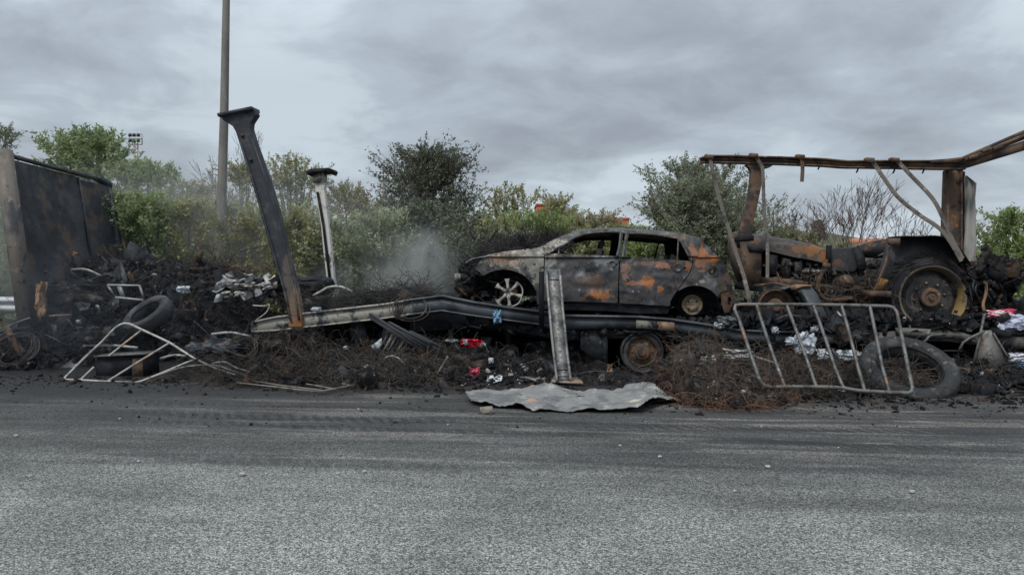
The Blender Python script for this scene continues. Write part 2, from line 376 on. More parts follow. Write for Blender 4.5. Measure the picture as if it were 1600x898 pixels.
def leafmat(name, c1, c2, c3, trans=.42):
    m, nt, p = newmat(name); nt.nodes.remove(p)
    g = N(nt, 'ShaderNodeNewGeometry'); oc = N(nt, 'ShaderNodeTexCoord').outputs['Object']
    a = mixc(nt, g.outputs['Random Per Island'], c1, c2)
    b = mixc(nt, mrange(nt, noise_(nt, oc, 1.6, 3), .48, .66), a, c3)
    d = N(nt, 'ShaderNodeBsdfPrincipled', {'Base Color': b, 'Roughness': .6, 'Specular IOR Level': .35})
    tr = N(nt, 'ShaderNodeBsdfTranslucent', {'Color': b})
    mx = N(nt, 'ShaderNodeMixShader', {0: trans, 1: d.outputs[0], 2: tr.outputs[0]})
    nt.links.new(mx.outputs[0], nt.nodes['Material Output'].inputs[0]); return m
LF = dict(
    green=leafmat('fresh green leaves', (.18, .235, .11), (.30, .35, .19), (.16, .195, .10)),
    bright=leafmat('bright green leaves', (.18, .235, .08), (.28, .33, .14), (.14, .18, .07)),
    olive=leafmat('olive leaves', (.20, .215, .10), (.34, .335, .175), (.22, .195, .11)),
    dark=leafmat('dark leaves', (.06, .075, .05), (.14, .155, .10), (.09, .09, .065), .2),
    brown=leafmat('brown green leaves', (.22, .20, .115), (.34, .30, .18), (.19, .195, .10)),
    pale=leafmat('silver green leaves', (.25, .285, .17), (.42, .45, .31), (.19, .21, .12)),
    grey=leafmat('grey green leaves', (.14, .16, .105), (.26, .28, .19), (.18, .18, .125)))
for m__ in bpy.data.materials:
    if 'leaves' in m__.name:
        for l__ in [n for n in m__.node_tree.nodes if n.type == 'MIX']:
            for q__ in (6, 7):
                if not l__.inputs[q__].is_linked: l__.inputs[q__].default_value = tuple(min(.6, v__*1.18) for v__ in l__.inputs[q__].default_value[:3])+(1,)
m_bark = surf('grey bark', (.13, .11, .09), [((.07, .055, .045), 6, .5, .1)], rough=.9, bump=.3)
m_twig = surf('bare twigs', (.15, .12, .11), [((.08, .06, .055), 4, .5, .1)], rough=.9, bump=0)

# ------------------------------------------------------------------ SETTING: ground, road
xs = np.concatenate([np.linspace(-3000, -200, 12), np.linspace(-180, 180, 61), np.linspace(200, 3000, 12)])
ys = np.concatenate([np.linspace(-600, -20, 8), np.linspace(-10, 60, 71), np.linspace(65, 200, 28), np.linspace(240, 4500, 14)])
def hs(a, b, x):
    t_ = np.clip((x-a)/(b-a), 0, 1); return t_*t_*(3-2*t_)
def gz(X, Y):
    dd = -ST*X + CT*(Y-OY)
    z = 0.34*hs(2.9, 3.9, dd) + 5.0*hs(35, 150, Y)
    z = z + 3.2*np.exp(-((X-55)/12)**2-((Y-150)/18)**2) + 1.2*np.exp(-((X-8)/30)**2-((Y-170)/30)**2)
    return z
X, Y = np.meshgrid(xs, ys, indexing='ij'); Z = gz(X, Y)
V = np.stack([X.ravel(), Y.ravel(), Z.ravel()], 1); ny = len(ys)
I, J = np.meshgrid(np.arange(len(xs)-1), np.arange(ny-1), indexing='ij'); I, J = I.ravel(), J.ravel()
F = np.stack([I*ny+J, (I+1)*ny+J, (I+1)*ny+J+1, I*ny+J+1], 1)
g = npmesh('ground', V, F, m_verge, frame='W', smooth=True, base=(0, 0, 0)); tag(g, kind='structure')
V = [(s, d, .004) for s in (-400, 400) for d in (-14, 2.9)]
r = npmesh('road', V, [(0, 2, 3, 1)], m_road, base=(0, 0, 0)); tag(r, kind='structure')

# ------------------------------------------------------------------ foliage
def rnd_unit(n):
    v = rng.normal(size=(n, 3)); return v/np.linalg.norm(v, axis=1)[:, None]
def sticks(P, Q, r0, r1, bend=0.0):
    """thin three-sided sticks with one bend each"""
    n = len(P); A = Q-P; ln = np.linalg.norm(A, axis=1)[:, None]+1e-6; a = A/ln
    u = np.cross(a, rnd_unit(n)); u /= np.linalg.norm(u, axis=1)[:, None]+1e-6; v = np.cross(a, u)
    M = (P+Q)/2 + rnd_unit(n)*ln*bend
    Vv = []
    for C, r in ((P, r0), (M, (r0+r1)/2), (Q, r1)):
        for k in range(3):
            Vv.append(C + (u*math.cos(2*PI*k/3)+v*math.sin(2*PI*k/3))*r)
    Vv = np.stack(Vv, 1).reshape(-1, 3); b = np.arange(n)[:, None]*9; Fs = []
    for lv in (0, 3):
        for k in range(3): Fs.append(np.concatenate([b+lv+k, b+lv+(k+1) % 3, b+lv+3+(k+1) % 3, b+lv+3+k], 1))
    return Vv, np.concatenate(Fs)
def shrub(name, label, px, top, hw, Yd, kind, dens=1.0, bot=None, leaf=.085, wisp=.35, clumps=20, thin=0, stemmy=False, group=None, cat='tree', aspect=.34):
    cx_, _, zt = W(px, top, Yd); rx = hw/FPX*Yd; zb = gz(cx_, Yd)
    zlow = zb+.15 if bot is None else W(px, bot, Yd)[2]
    H = zt-zb
    root = thing(name, label, cat, (cx_, Yd, float(zb)), group, frame='W')
    # clump centres fill an uneven crown
    nC = clumps; C = []; R = []
    while len(C) < nC:
        q = rng.uniform(-1, 1, 3); e = abs(q[0])**2.2+abs(q[1])**2+(max(q[2], 0)**2.2 if q[2] > 0 else abs(q[2])**6)
        if e > .98: continue
        C.append((cx_+q[0]*rx*.86, Yd+q[1]*max(rx*.6, .5), (zt+zlow)/2 + q[2]*(zt-zlow)/2*.90)); R.append(rng.uniform(.22, .42)*min(rx, (zt-zlow)*.75)+.1)
    C[0] = (cx_+rng.uniform(-.15, .15)*rx, Yd, zt-R[0]*.9)
    C = np.array(C); R = np.array(R); wgt = R**2; wgt /= wgt.sum()
    area = 4*rx*(zt-zlow)*1.0
    nT = int(np.clip(area*42*dens, 60, 820 if Yd < 60 else 350)); ci = rng.choice(nC, nT, p=wgt)
    off = rnd_unit(nT)*(rng.uniform(0.05, 1, nT)**.6)[:, None]*R[ci][:, None]*np.array([1.05, 1, .95])
    S = C[ci]+off*.8
    dr = off/ (np.linalg.norm(off, axis=1)[:, None]+1e-6)*.7 + np.array([0, 0, .75]) + rng.normal(0, .35, (nT, 3)); dr /= np.linalg.norm(dr, axis=1)[:, None]
    ln = rng.uniform(.25, .75, nT)*wisp*1.9+.1; E = S+dr*ln[:, None]
    E[:, 2] = np.minimum(E[:, 2], zt + rng.uniform(-.15, .1, nT)*1.0)
    S[:, 2] = np.maximum(S[:, 2], zb+.02); E[:, 2] = np.maximum(E[:, 2], zb+.05)
    Vt, Ft = sticks(S, E, .006, .003, .06)
    # limbs from the root to every clump
    limb = MB()
    for i in range(nC):
        b = Vector((cx_+rng.normal(0, rx*.10), Yd+rng.normal(0, .15), zb)); e = Vector(C[i])
        m1 = b.lerp(e, .4)+Vector((rng.normal(0, .06), rng.normal(0, .06), .12*H)); r_ = .012+.012*H
        limb.tube([b, m1, b.lerp(e, .75)+Vector((0, 0, .05*H)), e], r_*(1.2 if not stemmy else 1.5), 5, r2=.008)
    k = len(limb.V); Vl = np.array(limb.V)
    Fl = [f_ for f_ in limb.F]; Ft2 = [tuple(x) for x in (Ft+k)]
    npmesh('trunk', np.concatenate([Vl, Vt]), Fl+Ft2, m_bark, root, 'W')
    if thin: return root
    # leaves along the twigs
    per = int(44*min(1.3, max(.7, dens))); n = nT*per; ti = np.repeat(np.arange(nT), per)
    tt = rng.uniform(0, 1.05, n); P = S[ti]+(E-S)[ti]*tt[:, None]+rnd_unit(n)*(rng.uniform(0, 1, n)*leaf*1.1)[:, None]
    a = dr[ti]*.7+rnd_unit(n)*.9+np.array([0, 0, -.15]); a /= np.linalg.norm(a, axis=1)[:, None]
    b = np.cross(a, rnd_unit(n)); b /= np.linalg.norm(b, axis=1)[:, None]+1e-6
    l = leaf*.82*rng.uniform(.6, 1.3, n)[:, None]; w = l*.30
    Vv = np.stack([P+b*w, P+a*l, P-b*w], 1).reshape(-1, 3)
    Vv[:, 2] = np.maximum(Vv[:, 2], float(zb)+.01)
    npmesh('crown', Vv, np.arange(n*3).reshape(-1, 3), LF[kind], root, 'W')
    return root
def bare(name, label, px, top, hw, Yd, n0=3, group=None):
    cx_, _, zt = W(px, top, Yd); zb = float(gz(cx_, Yd)); root = thing(name, label, 'bare tree', (cx_, Yd, zb), group, frame='W')
    tr = MB(); segs = []; rx = hw/FPX*Yd; H = zt-zb
    def grow(p, dv, ln, r_, lv):
        q = p+dv*ln
        if lv < 2: m = p.lerp(q, .5)+Vector(rng.normal(0, ln*.04, 3)); tr.tube([p, m, q], r_, 5, r2=r_*.7)
        else: segs.append((tuple(p), tuple(q), r_, r_*.6))
        if lv > 5 or r_ < .002: return
        for _ in range(2 if rng.uniform() < .75 else 3):
            nd = (dv + Vector(rng.normal(0, .40, 3))*Vector((rx/H*2.6, .8, .5)) + Vector((0, 0, .10))).normalized()
            grow(q, nd, ln*rng.uniform(.62, .92), r_*.62, lv+1)
    for i in range(n0):
        grow(Vector((cx_+rng.normal(0, .1), Yd+rng.normal(0, .1), zb)), Vector((rng.normal(0, .25), rng.normal(0, .15), 1)).normalized(), H*.27, .030, 0)
    A = np.array([s[0] for s in segs]); B = np.array([s[1] for s in segs])
    npmesh('trunk', tr.V, tr.F, m_twig, root, 'W')
    Vt, Ft = sticks(A, B, np.array([max(s[2], .005) for s in segs])[:, None], np.array([max(s[3], .004) for s in segs])[:, None], .05)
    npmesh('crown', Vt, Ft, m_twig, root, 'W'); return root

TREES = 'trees and shrubs along the verge'
sh = lambda *a, **k: shrub(*a, group=TREES, **k)
sh('tree', 'grey brown tree behind the dark headboard at the far left edge', 8, 198, 46, 21, 'grey', dens=.7, clumps=14, bot=420)
sh('tree', 'tall fresh green tree rising behind the charred headboard, left of the floodlight mast', 140, 203, 98, 19, 'green', clumps=26, leaf=.11)
sh('tree', 'green leafy tree directly in front of the left floodlight mast', 235, 258, 72, 18, 'green', clumps=26, leaf=.1)
sh('tree', 'brownish shrub just left of the lamp post', 312, 284, 58, 17.5, 'brown', clumps=20, leaf=.07)
sh('tree', 'thin olive tree with loose twigs just right of the lamp post', 385, 258, 50, 20, 'olive', dens=.8, clumps=16, wisp=.55, leaf=.08)
sh('tree', 'open olive tree with bare stems and tufted top between the dark post and white post', 462, 246, 56, 21, 'olive', dens=.75, clumps=13, bot=330, wisp=.3, stemmy=True, leaf=.08)
sh('shrub', 'broad brown green bush right behind the flaking white post', 548, 286, 78, 21, 'brown', clumps=26, leaf=.08)
sh('shrub', 'silver green shrub with pale leaves left of the smoke', 592, 330, 72, 16, 'pale', clumps=24, leaf=.075)
sh('tree', 'tall dark wispy tree behind the smoke in front of the burnt car', 672, 236, 74, 18, 'dark', dens=1.0, clumps=24, wisp=.75, leaf=.075)
sh('shrub', 'dark bushy shrub low behind the drifting smoke', 655, 320, 82, 16.5, 'dark', dens=1.2, clumps=24, leaf=.085)
sh('tree', 'olive brown tree behind the burnt car bonnet', 792, 290, 62, 20, 'olive', clumps=26, leaf=.08)
sh('tree', 'olive tree half hiding a red roof above the car windscreen', 878, 305, 46, 21, 'olive', clumps=14, leaf=.08)
sh('shrub', 'bright green shrub above the charred heap on the car bonnet', 840, 330, 84, 16.5, 'bright', clumps=26, leaf=.08)
sh('shrub', 'grey green shrub low in front of the bright green shrub', 815, 358, 84, 15.6, 'pale', dens=.8, clumps=12, leaf=.07)
sh('shrub', 'sloping olive bush behind the front of the car roof', 925, 332, 52, 19, 'brown', clumps=18, leaf=.08)
sh('tree', 'tall dense grey green tree between the car roof and the first frame post', 1085, 254, 82, 17.5, 'grey', dens=1.25, clumps=28, wisp=.75, leaf=.07)
sh('tree', 'thin wispy bush to the right of the first frame post', 1205, 312, 42, 18, 'grey', dens=.35, clumps=10, wisp=.7, leaf=.06)
sh('shrub', 'bright green bush at the right edge beyond the tractor', 1592, 326, 62, 16.5, 'bright', dens=1.25, clumps=20, leaf=.08)
sh('shrub', 'low green growth behind the tractor hitch at right', 1545, 400, 40, 16, 'green', clumps=10, leaf=.08)
low_ = [(-20, 330, 60, 'green'), (45, 300, 62, 'green'), (210, 300, 75, 'green'), (290, 312, 66, 'olive'), (368, 318, 56, 'olive'), (445, 318, 66, 'olive'),
        (520, 335, 58, 'pale'), (735, 330, 58, 'dark'), (770, 345, 62, 'olive'), (905, 358, 66, 'olive'), (985, 366, 50, 'bright'), (1078, 282, 78, 'grey'), (1150, 345, 60, 'grey')]
where = ['beyond the left picture edge', 'behind the headboard panel', 'right of the headboard panel', 'left foot of the lamp post', 'right foot of the lamp post', 'behind the leaning dark post',
         'at the foot of the white post', 'right behind the smoke', 'behind the car front wing', 'behind the car windscreen pillar', 'seen through the rear door window', 'behind the rear of the car', 'behind the tractor nose']
for (x, t_, w_, kd), wh in zip(low_, where):
    sh('shrub', 'low %s undergrowth bush %s' % ({'green': 'green', 'olive': 'olive', 'pale': 'silvery', 'dark': 'dark', 'bright': 'bright green', 'grey': 'grey green'}[kd], wh), x, t_, w_, (18.0 if x < 100 else 15.4+.35*(x % 3)), kd, clumps=22, leaf=.08, dens=1.1, cat='shrub')
sh('tree', 'narrow wispy dark tree top rising highest behind the smoke', 664, 226, 34, 17.6, 'dark', dens=.55, clumps=12, wisp=.9, leaf=.07)
bare('bare_tree', 'leafless purple grey bush standing above the tractor bonnet', 1308, 308, 56, 17, 4)
bare('bare_tree', 'thin leafless bush left of the small cypress', 1238, 335, 30, 18, 2)
bare('bare_tree', 'leafless bush between the drooping straps and the rusty frame post', 1442, 330, 50, 18, 4)
bare('bare_tree', 'leafless twigs of a bush poking up right of the lamp post', 375, 262, 34, 22, 3)
shrub('cypress', 'small dark cypress standing beside the far houses', 1278, 348, 7, 110, 'dark', clumps=10, leaf=.45, wisp=.3, dens=.25, cat='cypress')

# ------------------------------------------------------------------ far background
m_red_w = surf('red wall', (.42, .10, .06), [((.3, .08, .05), .5, .5, .1)], rough=.9, bump=0)
m_roof = surf('terracotta roof', (.45, .20, .13), [((.3, .13, .09), 1.5, .5, .1)], rough=.9, bump=0)
m_cream = surf('cream wall', (.62, .55, .48), [((.5, .43, .37), .4, .5, .1)], rough=.9, bump=0)
m_win = surf('dark window', (.04, .045, .05), rough=.2, bump=0)
def house(label, px0, px1, ytop, Yd, wallmat, roofmat, ridge=1.6, hip=False, nwin=3, ybase=None):
    a = W(px0, ytop, Yd); b = W(px1, ytop, Yd); zt = a[2]; x0, x1 = a[0], b[0]; zb = float(min(gz(x0, Yd), gz(x1, Yd)))-.3
    dp = max(6, (x1-x0)*.6); root = thing('house', label, 'house', ((x0+x1)/2, Yd, zb), 'far houses', frame='W')
    wz = zt-ridge
    MB().box(((x0+x1)/2, Yd+dp/2, (zb+wz)/2), (x1-x0, dp, wz-zb)).build('wall', wallmat, root, 'W')
    o = .3; m = MB(); ins = (x1-x0)*.25 if hip else 0
    if ridge > .4:
        V = [(x0-o, Yd-o, wz), (x1+o, Yd-o, wz), (x1+o, Yd+dp+o, wz), (x0-o, Yd+dp+o, wz), (x0-o+ins, Yd+dp/2, zt), (x1+o-ins, Yd+dp/2, zt)]
        m.add(V, [(0, 1, 5, 4), (2, 3, 4, 5), (0, 4, 3), (1, 2, 5), (0, 3, 2, 1)])
    else: m.box(((x0+x1)/2, Yd+dp/2, zt-ridge/2), (x1-x0+.12, dp+.12, ridge))
    m.build('roof', roofmat, root, 'W')
    for i in range(nwin):
        x = x0+(x1-x0)*(i+.5)/nwin; fr = MB().box((x, Yd-.03, wz-1.2), (.95, .06, 1.1)).build('window', m_cream if wallmat is m_red_w else m_roof, root, 'W')
        MB().box((x, Yd-.075, wz-1.2), (.8, .03, .95)).build('pane', m_win, fr, 'W')
    return root
house('red tower like house rising above the car roof', 964, 983, 340, 95, m_red_w, m_red_w, .3, nwin=1)
house('low red house with parapet beside the red tower above the car roof', 948, 1008, 353, 92, m_red_w, m_cream, .25, nwin=5)
house('terracotta house peeping between the olive trees above the car windscreen', 838, 858, 318, 90, m_red_w, m_red_w, .3, nwin=1)
house('pale house with a pink roof left of the cypress', 1250, 1273, 364, 130, m_cream, m_roof, 1.0, nwin=2)
house('long pale house with a pink roof behind the bare bush', 1300, 1342, 374, 130, m_cream, m_roof, .9, nwin=4)
house('pink roofed house just left of the rear tractor mudguard', 1345, 1392, 371, 125, m_cream, m_roof, .9, nwin=4)
house('small pale roofed house right of the drooping straps', 1440, 1478, 374, 125, m_cream, m_roof, .9, nwin=3)
shrub('shrub', 'olive treetops on the far slope left of the pink roofed houses', 1232, 361, 42, 100, 'olive', clumps=18, leaf=.6, dens=.12, cat='tree', bot=400)
shrub('shrub', 'far green treetops beneath the bare bush', 1322, 384, 60, 95, 'olive', clumps=18, leaf=.5, dens=.12, cat='tree', bot=405)
shrub('shrub', 'far treetops right of the drooping straps', 1450, 378, 60, 95, 'brown', clumps=18, leaf=.5, dens=.12, cat='tree', bot=405)
shrub('shrub', 'far green treetops below the red tower like house', 985, 357, 50, 85, 'green', clumps=16, leaf=.5, dens=.12, cat='tree', bot=400)

m_mast = surf('red and white mast', (.42, .33, .32), [((.35, .2, .19), .4, .5, .05)], rough=.7, bump=0)
def mast(label, px, top, Yd, w_, hd):
    x, y, zt = W(px, top, Yd); zb = float(gz(x, Yd)); s = Yd/FPX
    root = thing('floodlight_mast', label, 'floodlight mast', (x, y, zb), 'stadium floodlight masts', frame='W')
    m = MB(); r_ = w_*s*.32
    for k in (-1, 0, 1): m.beam((x+k*r_, y+(abs(k)-.5)*r_, zb), (x+k*r_*.8, y+(abs(k)-.5)*r_, zt-hd*s*.6), .09*Yd/80, .09*Yd/80, (0, 1, 0))
    z = zb
    while z < zt-hd*s:
        m.beam((x-r_, y, z), (x+r_, y, z+r_*2), .05, .05, (0, 1, 0)); z += r_*2
    m.build('lattice', m_mast, root, 'W')
    f = MB()
    for zz_ in (zt, zt-hd*s*.45, zt-hd*s): f.beam((x-w_*s, y, zz_), (x+w_*s, y, zz_), .08*Yd/80, .08*Yd/80)
    for k in (-1, 1): f.beam((x+k*w_*s, y, zt), (x+k*w_*s, y, zt-hd*s), .08*Yd/80, .08*Yd/80, (0, 1, 0))
    f.build('platform', m_mast, root, 'W')
    for zz_ in (zt-hd*s*.1, zt-hd*s*.62):
        for k in (-.72, -.1, .55): MB().box((x+k*w_*s, y-.2, zz_), (w_*s*.42, .3, hd*s*.3), taper=.7).build('floodlight', m_steel, root, 'W')
mast('taller red and white floodlight mast rising above the green trees at left', 212, 210, 80, 10, 16)
mast('small distant floodlight mast left of the tall dark tree', 600, 269, 110, 7, 13)

# ------------------------------------------------------------------ lamp post
b = T2W(L(344, 412, 3.6)); b = (b[0], b[1], .34)
x1_ = W(353.5, 0, b[1])
root = thing('lamp_post', 'tall weathered grey lamp post rising behind the wreckage at left', 'lamp post', b, frame='W')
k_ = (x1_[0]-b[0])/(x1_[2]-b[2]) * 1.0
top = (b[0]+.0*k_+ (9-.34)*k_, b[1], 9.0)
o = MB().tube([(b[0]-.05, b[1], .34), ((b[0]+top[0])/2, b[1], 4.6), top], .115, 14, r2=.062).build('pole', m_pole, root, 'W'); autosmooth(o)
MB().tube([top, (top[0]+.25, top[1]-.6, 9.35), (top[0]+.4, top[1]-1.5, 9.5)], .035, 8).build('arm', m_pole, root, 'W')
MB().box((top[0]+.45, top[1]-1.8, 9.48), (.3, .7, .14), taper=.7).build('lamp_head', m_galv, root, 'W')
MB().box((b[0]-.05, b[1], .36), (.4, .4, .05)).build('base_plate', m_pole, root, 'W')

# ------------------------------------------------------------------ guard rail
DG = 2.75
root = thing('guard_rail', 'galvanised guard rail at the left edge behind the headboard', 'guard rail', (-14, DG, .0))
prof = [(-.16, .0), (-.12, -.05), (-.07, -.075), (-.03, -.03), (0, -.005), (.03, -.03), (.07, -.075), (.12, -.05), (.16, 0)]
zc_ = L(20, 476, DG)[2]; s0, s1 = -30, -6.9; V = []; F_ = []
for i, s in enumerate((s0, s1)):
    for (z, y) in prof: V.append((s, DG+y, zc_+z))
n = len(prof); F_ = [(k, k+1, n+k+1, n+k) for k in range(n-1)]
V += [(a, b2+.004, c2) for a, b2, c2 in V]; F_ += [tuple(2*n+q for q in f_[::-1]) for f_ in F_]
npmesh('rail', V, F_, m_galv, root, smooth=False)
for i in range(12):
    o = MB().box((s0+1+i*2, DG+.07, zc_/2+.02), (.06, .12, zc_+.1)).build('post', m_galv, root)

# ------------------------------------------------------------------ tangled wire, chips, heaps
def wires(P, ln, r_, curl, npt=9, flat=.5, zmin=.012, dirs=None, grav=0.0):
    n = len(P); d_ = rnd_unit(n) if dirs is None else dirs.copy(); d_[:, 2] *= flat; d_ /= np.linalg.norm(d_, axis=1)[:, None]+1e-9
    axis = rnd_unit(n); pts = [P.copy()]; st = (ln/(npt-1))*rng.uniform(.5, 1.4, n)[:, None]; turn = rng.normal(0, curl, n)[:, None]
    dd = [d_.copy()]
    for k in range(npt-1):
        d_ = d_ + np.cross(axis, d_)*turn + rng.normal(0, .16, (n, 3))*curl; d_[:, 2] -= grav; d_[:, 2] *= .93
        d_ /= np.linalg.norm(d_, axis=1)[:, None]+1e-9
        q = pts[-1]+d_*st; q[:, 2] = np.maximum(q[:, 2], zmin); pts.append(q); dd.append(d_.copy())
    Pk = np.stack(pts, 1); D = np.stack(dd, 1); ref = rnd_unit(n)[:, None, :]
    u = np.cross(D, np.broadcast_to(ref, D.shape)); u /= np.linalg.norm(u, axis=2)[..., None]+1e-9; v = np.cross(D, u)
    rr = (r_*rng.uniform(.6, 1.3, n))[:, None, None]
    R = np.stack([Pk+(u*math.cos(2*PI*k/3)+v*math.sin(2*PI*k/3))*rr for k in range(3)], 2).reshape(-1, 3)
    b = (np.arange(n)[:, None]*npt+np.arange(npt-1)[None])*3; b = b.reshape(-1, 1)
    return R, np.concatenate([np.concatenate([b+k, b+(k+1) % 3, b+3+(k+1) % 3, b+3+k], 1) for k in range(3)])
def chips(P, size, asp=(1, .5, .15), tilt=1.0):
    n = len(P); c = np.array([(x, y, z) for z in (-1, 1) for y in (-1, 1) for x in (-1, 1)])*.5
    sc = size*np.exp(rng.normal(0, .5, (n, 1)))*np.array(asp)*rng.uniform(.5, 1.5, (n, 3))
    q = rng.normal(size=(n, 4)); q[:, 0] += (1-tilt)*4; q /= np.linalg.norm(q, axis=1)[:, None]; w, x, y, z = q.T
    R = np.stack([1-2*(y*y+z*z), 2*(x*y-w*z), 2*(x*z+w*y), 2*(x*y+w*z), 1-2*(x*x+z*z), 2*(y*z-w*x), 2*(x*z-w*y), 2*(y*z+w*x), 1-2*(x*x+y*y)], 1).reshape(n, 3, 3)
    loc = c[None]*sc[:, None]; loc += rng.normal(0, .08, loc.shape)*sc[:, None]
    V = np.einsum('nij,nkj->nki', R, loc)+P[:, None]
    f_ = np.array([(0, 2, 3, 1), (4, 5, 7, 6), (0, 1, 5, 4), (2, 6, 7, 3), (0, 4, 6, 2), (1, 3, 7, 5)])
    return V.reshape(-1, 3), (f_[None]+np.arange(n)[:, None, None]*8).reshape(-1, 4)
class Heap:
    """stations: (px, front edge row on the ground, crest row, crest depth); falls away behind the crest"""
    def __init__(h, st, amp=.10, back=1.3, seed=0, pw=.75, z0=0.0):
        h.s = []; h.f = []; h.z = []; h.c = []; h.amp = amp; h.back = back; h.seed = seed; h.pw = pw; h.z0 = z0
        for px, yf, yt, dc in st:
            f_ = G(px, yf) if z0 == 0 else L(px, 500, yf); c_ = L(px, yt, dc)
            h.s.append((f_[0]+c_[0])/2); h.f.append(f_[1]); h.z.append(c_[2]); h.c.append(dc)
    def front(h, s): return np.interp(s, h.s, h.f)
    def crest(h, s): return np.interp(s, h.s, h.c)
    def ht(h, s, d):
        f_, c_, z = h.front(s), h.crest(s), np.interp(s, h.s, h.z)-h.z0
        t_ = np.clip((d-f_)/np.maximum(c_-f_, .05), 0, 1)
        e = np.clip(np.minimum((s-h.s[0])/.35, (h.s[-1]-s)/.35), 0, 1)
        bk = np.clip(1-(d-c_)/h.back, 0, 1)**.7
        n = np.array([fbm(a*1.3+h.seed, b*1.3, 0)*.6+fbm(a*4+h.seed, b*4, 3)*.4+fbm(a*11, b*11, 5)*.22 for a, b in zip(np.ravel(s), np.ravel(d))]).reshape(np.shape(s))
        prof = (t_**h.pw)*bk*e**.6
        return h.z0 + np.maximum(0, z*prof + n*h.amp*np.minimum(1, prof*3)) - .02
    def mesh(h, name, label, cat, mat, res=.07):
        a, b = h.s[0], h.s[-1]; S = np.arange(a, b+res, res); D = np.arange(min(h.f)-.05, max(h.c)+h.back+.1, res)
        X, Y = np.meshgrid(S, D, indexing='ij'); Z = h.ht(X, Y)
        X = X + rng.normal(0, res*.2, X.shape); Y = Y+rng.normal(0, res*.2, Y.shape); Z = Z+rng.normal(0, .012, Z.shape)*(Z > h.z0+.03)
        n = len(D); I, J = np.meshgrid(np.arange(len(S)-1), np.arange(n-1), indexing='ij'); I, J = I.ravel(), J.ravel()
        F = np.stack([I*n+J, (I+1)*n+J, (I+1)*n+J+1, I*n+J+1], 1)
        keep = Z.ravel()[F].max(1) > h.z0+.0; F = F[keep]
        o = npmesh(name, np.stack([X.ravel(), Y.ravel(), Z.ravel()], 1), F, mat); tag(o, label, cat, kind='stuff'); return o
    def pts(h, n, smin=None, smax=None, lift=.0, bias=1.0):
        s = rng.uniform(smin if smin is not None else h.s[0]+.1, smax if smax is not None else h.s[-1]-.1, n)
        f_, c_ = h.front(s), h.crest(s); d = f_+(c_-f_+.2)*rng.uniform(0, 1, n)**bias
        return np.stack([s, d, h.ht(s, d)+lift*rng.uniform(0, 1, n)], 1)
def stuffobj(name, VF, mat, label, cat):
    o = npmesh(name, VF[0], VF[1], mat); tag(o, label, cat, kind='stuff'); return o

# left heap, the middle netting, under the trailer, under the right hand gate, on the bed
HL = Heap([(-60, 583, 560, 1.2), (28, 582, 535, 1.3), (60, 580, 450, 1.3), (85, 580, 412, 1.4), (190, 572, 409, 1.5), (260, 566, 418, 1.6), (330, 562, 424, 1.6), (400, 556, 436, 1.5), (470, 550, 462, 1.4), (540, 548, 470, 1.4)], .17, 1.4, 1.0, .95)
HL.mesh('charred_heap', 'large black charred heap below the headboard at left', 'debris heap', m_debris)
HM = Heap([(320, 592, 545, .0), (420, 604, 552, .1), (520, 606, 545, .2), (620, 609, 548, .2), (700, 606, 552, .2), (760, 603, 546, .2), (840, 600, 578, .0), (930, 602, 588, .0), (1010, 610, 590, -.1)], .06, .9, 5.0, .8)
HM.mesh('charred_heap', 'low brown black heap of burnt netting in front of the trailer', 'debris heap', m_debris, .05)
HU = Heap([(430, 560, 520, 2.0), (520, 560, 505, 2.2), (650, 560, 500, 2.3), (760, 560, 500, 2.3), (900, 560, 505, 2.3), (1040, 560, 510, 2.3), (1180, 560, 505, 2.3), (1400, 570, 505, 2.0), (1700, 580, 505, 2.0)], .08, .7, 9.0, 1.5)  # mound added so the view beneath the trailer stays dark
HU.mesh('charred_heap', 'black ash and rubble mound added to darken the space under the trailer', 'debris heap', m_char, .09)
HR = Heap([(1000, 622, 605, -.4), (1045, 632, 578, -.5), (1085, 638, 552, -.4), (1120, 640, 546, -.3), (1160, 638, 550, .1), (1200, 628, 566, .2), (1260, 622, 560, .3), (1330, 622, 566, .3), (1400, 616, 570, .3), (1520, 618, 562, .3), (1620, 622, 550, .3), (1750, 625, 545, .3)], .09, .9, 14.0, .8)
HR.mesh('charred_heap', 'brown heap of burnt wire and ash behind the right hand gate', 'debris heap', m_debris, .05)
# labelled tangles
def tangle(h, n, s0_, s1_, ln, r_, curl, mat, label, lift=.12, npt=10, flat=.6, bias=1.0):
    P = h.pts(n, s0_, s1_, lift, bias); return stuffobj('wire_tangle', wires(P, ln, r_*.8, curl, npt, flat, grav=.04), mat, label, 'wire tangle')
S_ = lambda px, d=0: L(px, 500, d)[0]
tangle(HL, 2250, S_(270), S_(460), .75, .0042, .45, m_wireb, 'brown tangle of burnt tyre wire between the headboard and the leaning dark post', .28, 12)
tangle(HL, 1650, S_(-40), S_(280), .7, .0042, .35, m_wirek, 'dark strands of burnt wire spread over the left heap', .22, 10)
tangle(HL, 300, S_(-20), S_(140), .5, .005, .3, m_wireb, 'brown wires at the foot of the headboard corner post', .2, 10)
tangle(HM, 3900, S_(330), S_(730), .55, .0035, .30, m_wireb, 'flat mat of brown burnt netting in front of the trailer beam', .06, 9, .2)
tangle(HM, 1500, S_(330), S_(760), .5, .004, .35, m_wirek, 'dark burnt wire mixed through the netting mat', .08, 9, .3)
tangle(HM, 1050, S_(740), S_(1000), .4, .0035, .4, m_wirek, 'dark burnt wire on the ash below the car', .08, 9, .3)
tangle(HR, 2400, S_(1040), S_(1240), .5, .0038, .5, m_wireb, 'bushy brown burnt wire heap left of the right hand gate', .16, 11)
tangle(HR, 1050, S_(1015), S_(1190), .36, .0038, .5, m_wirer, 'rust red curls of burnt wire low on the heap left of the gate', .07, 11, .6, 2.2)
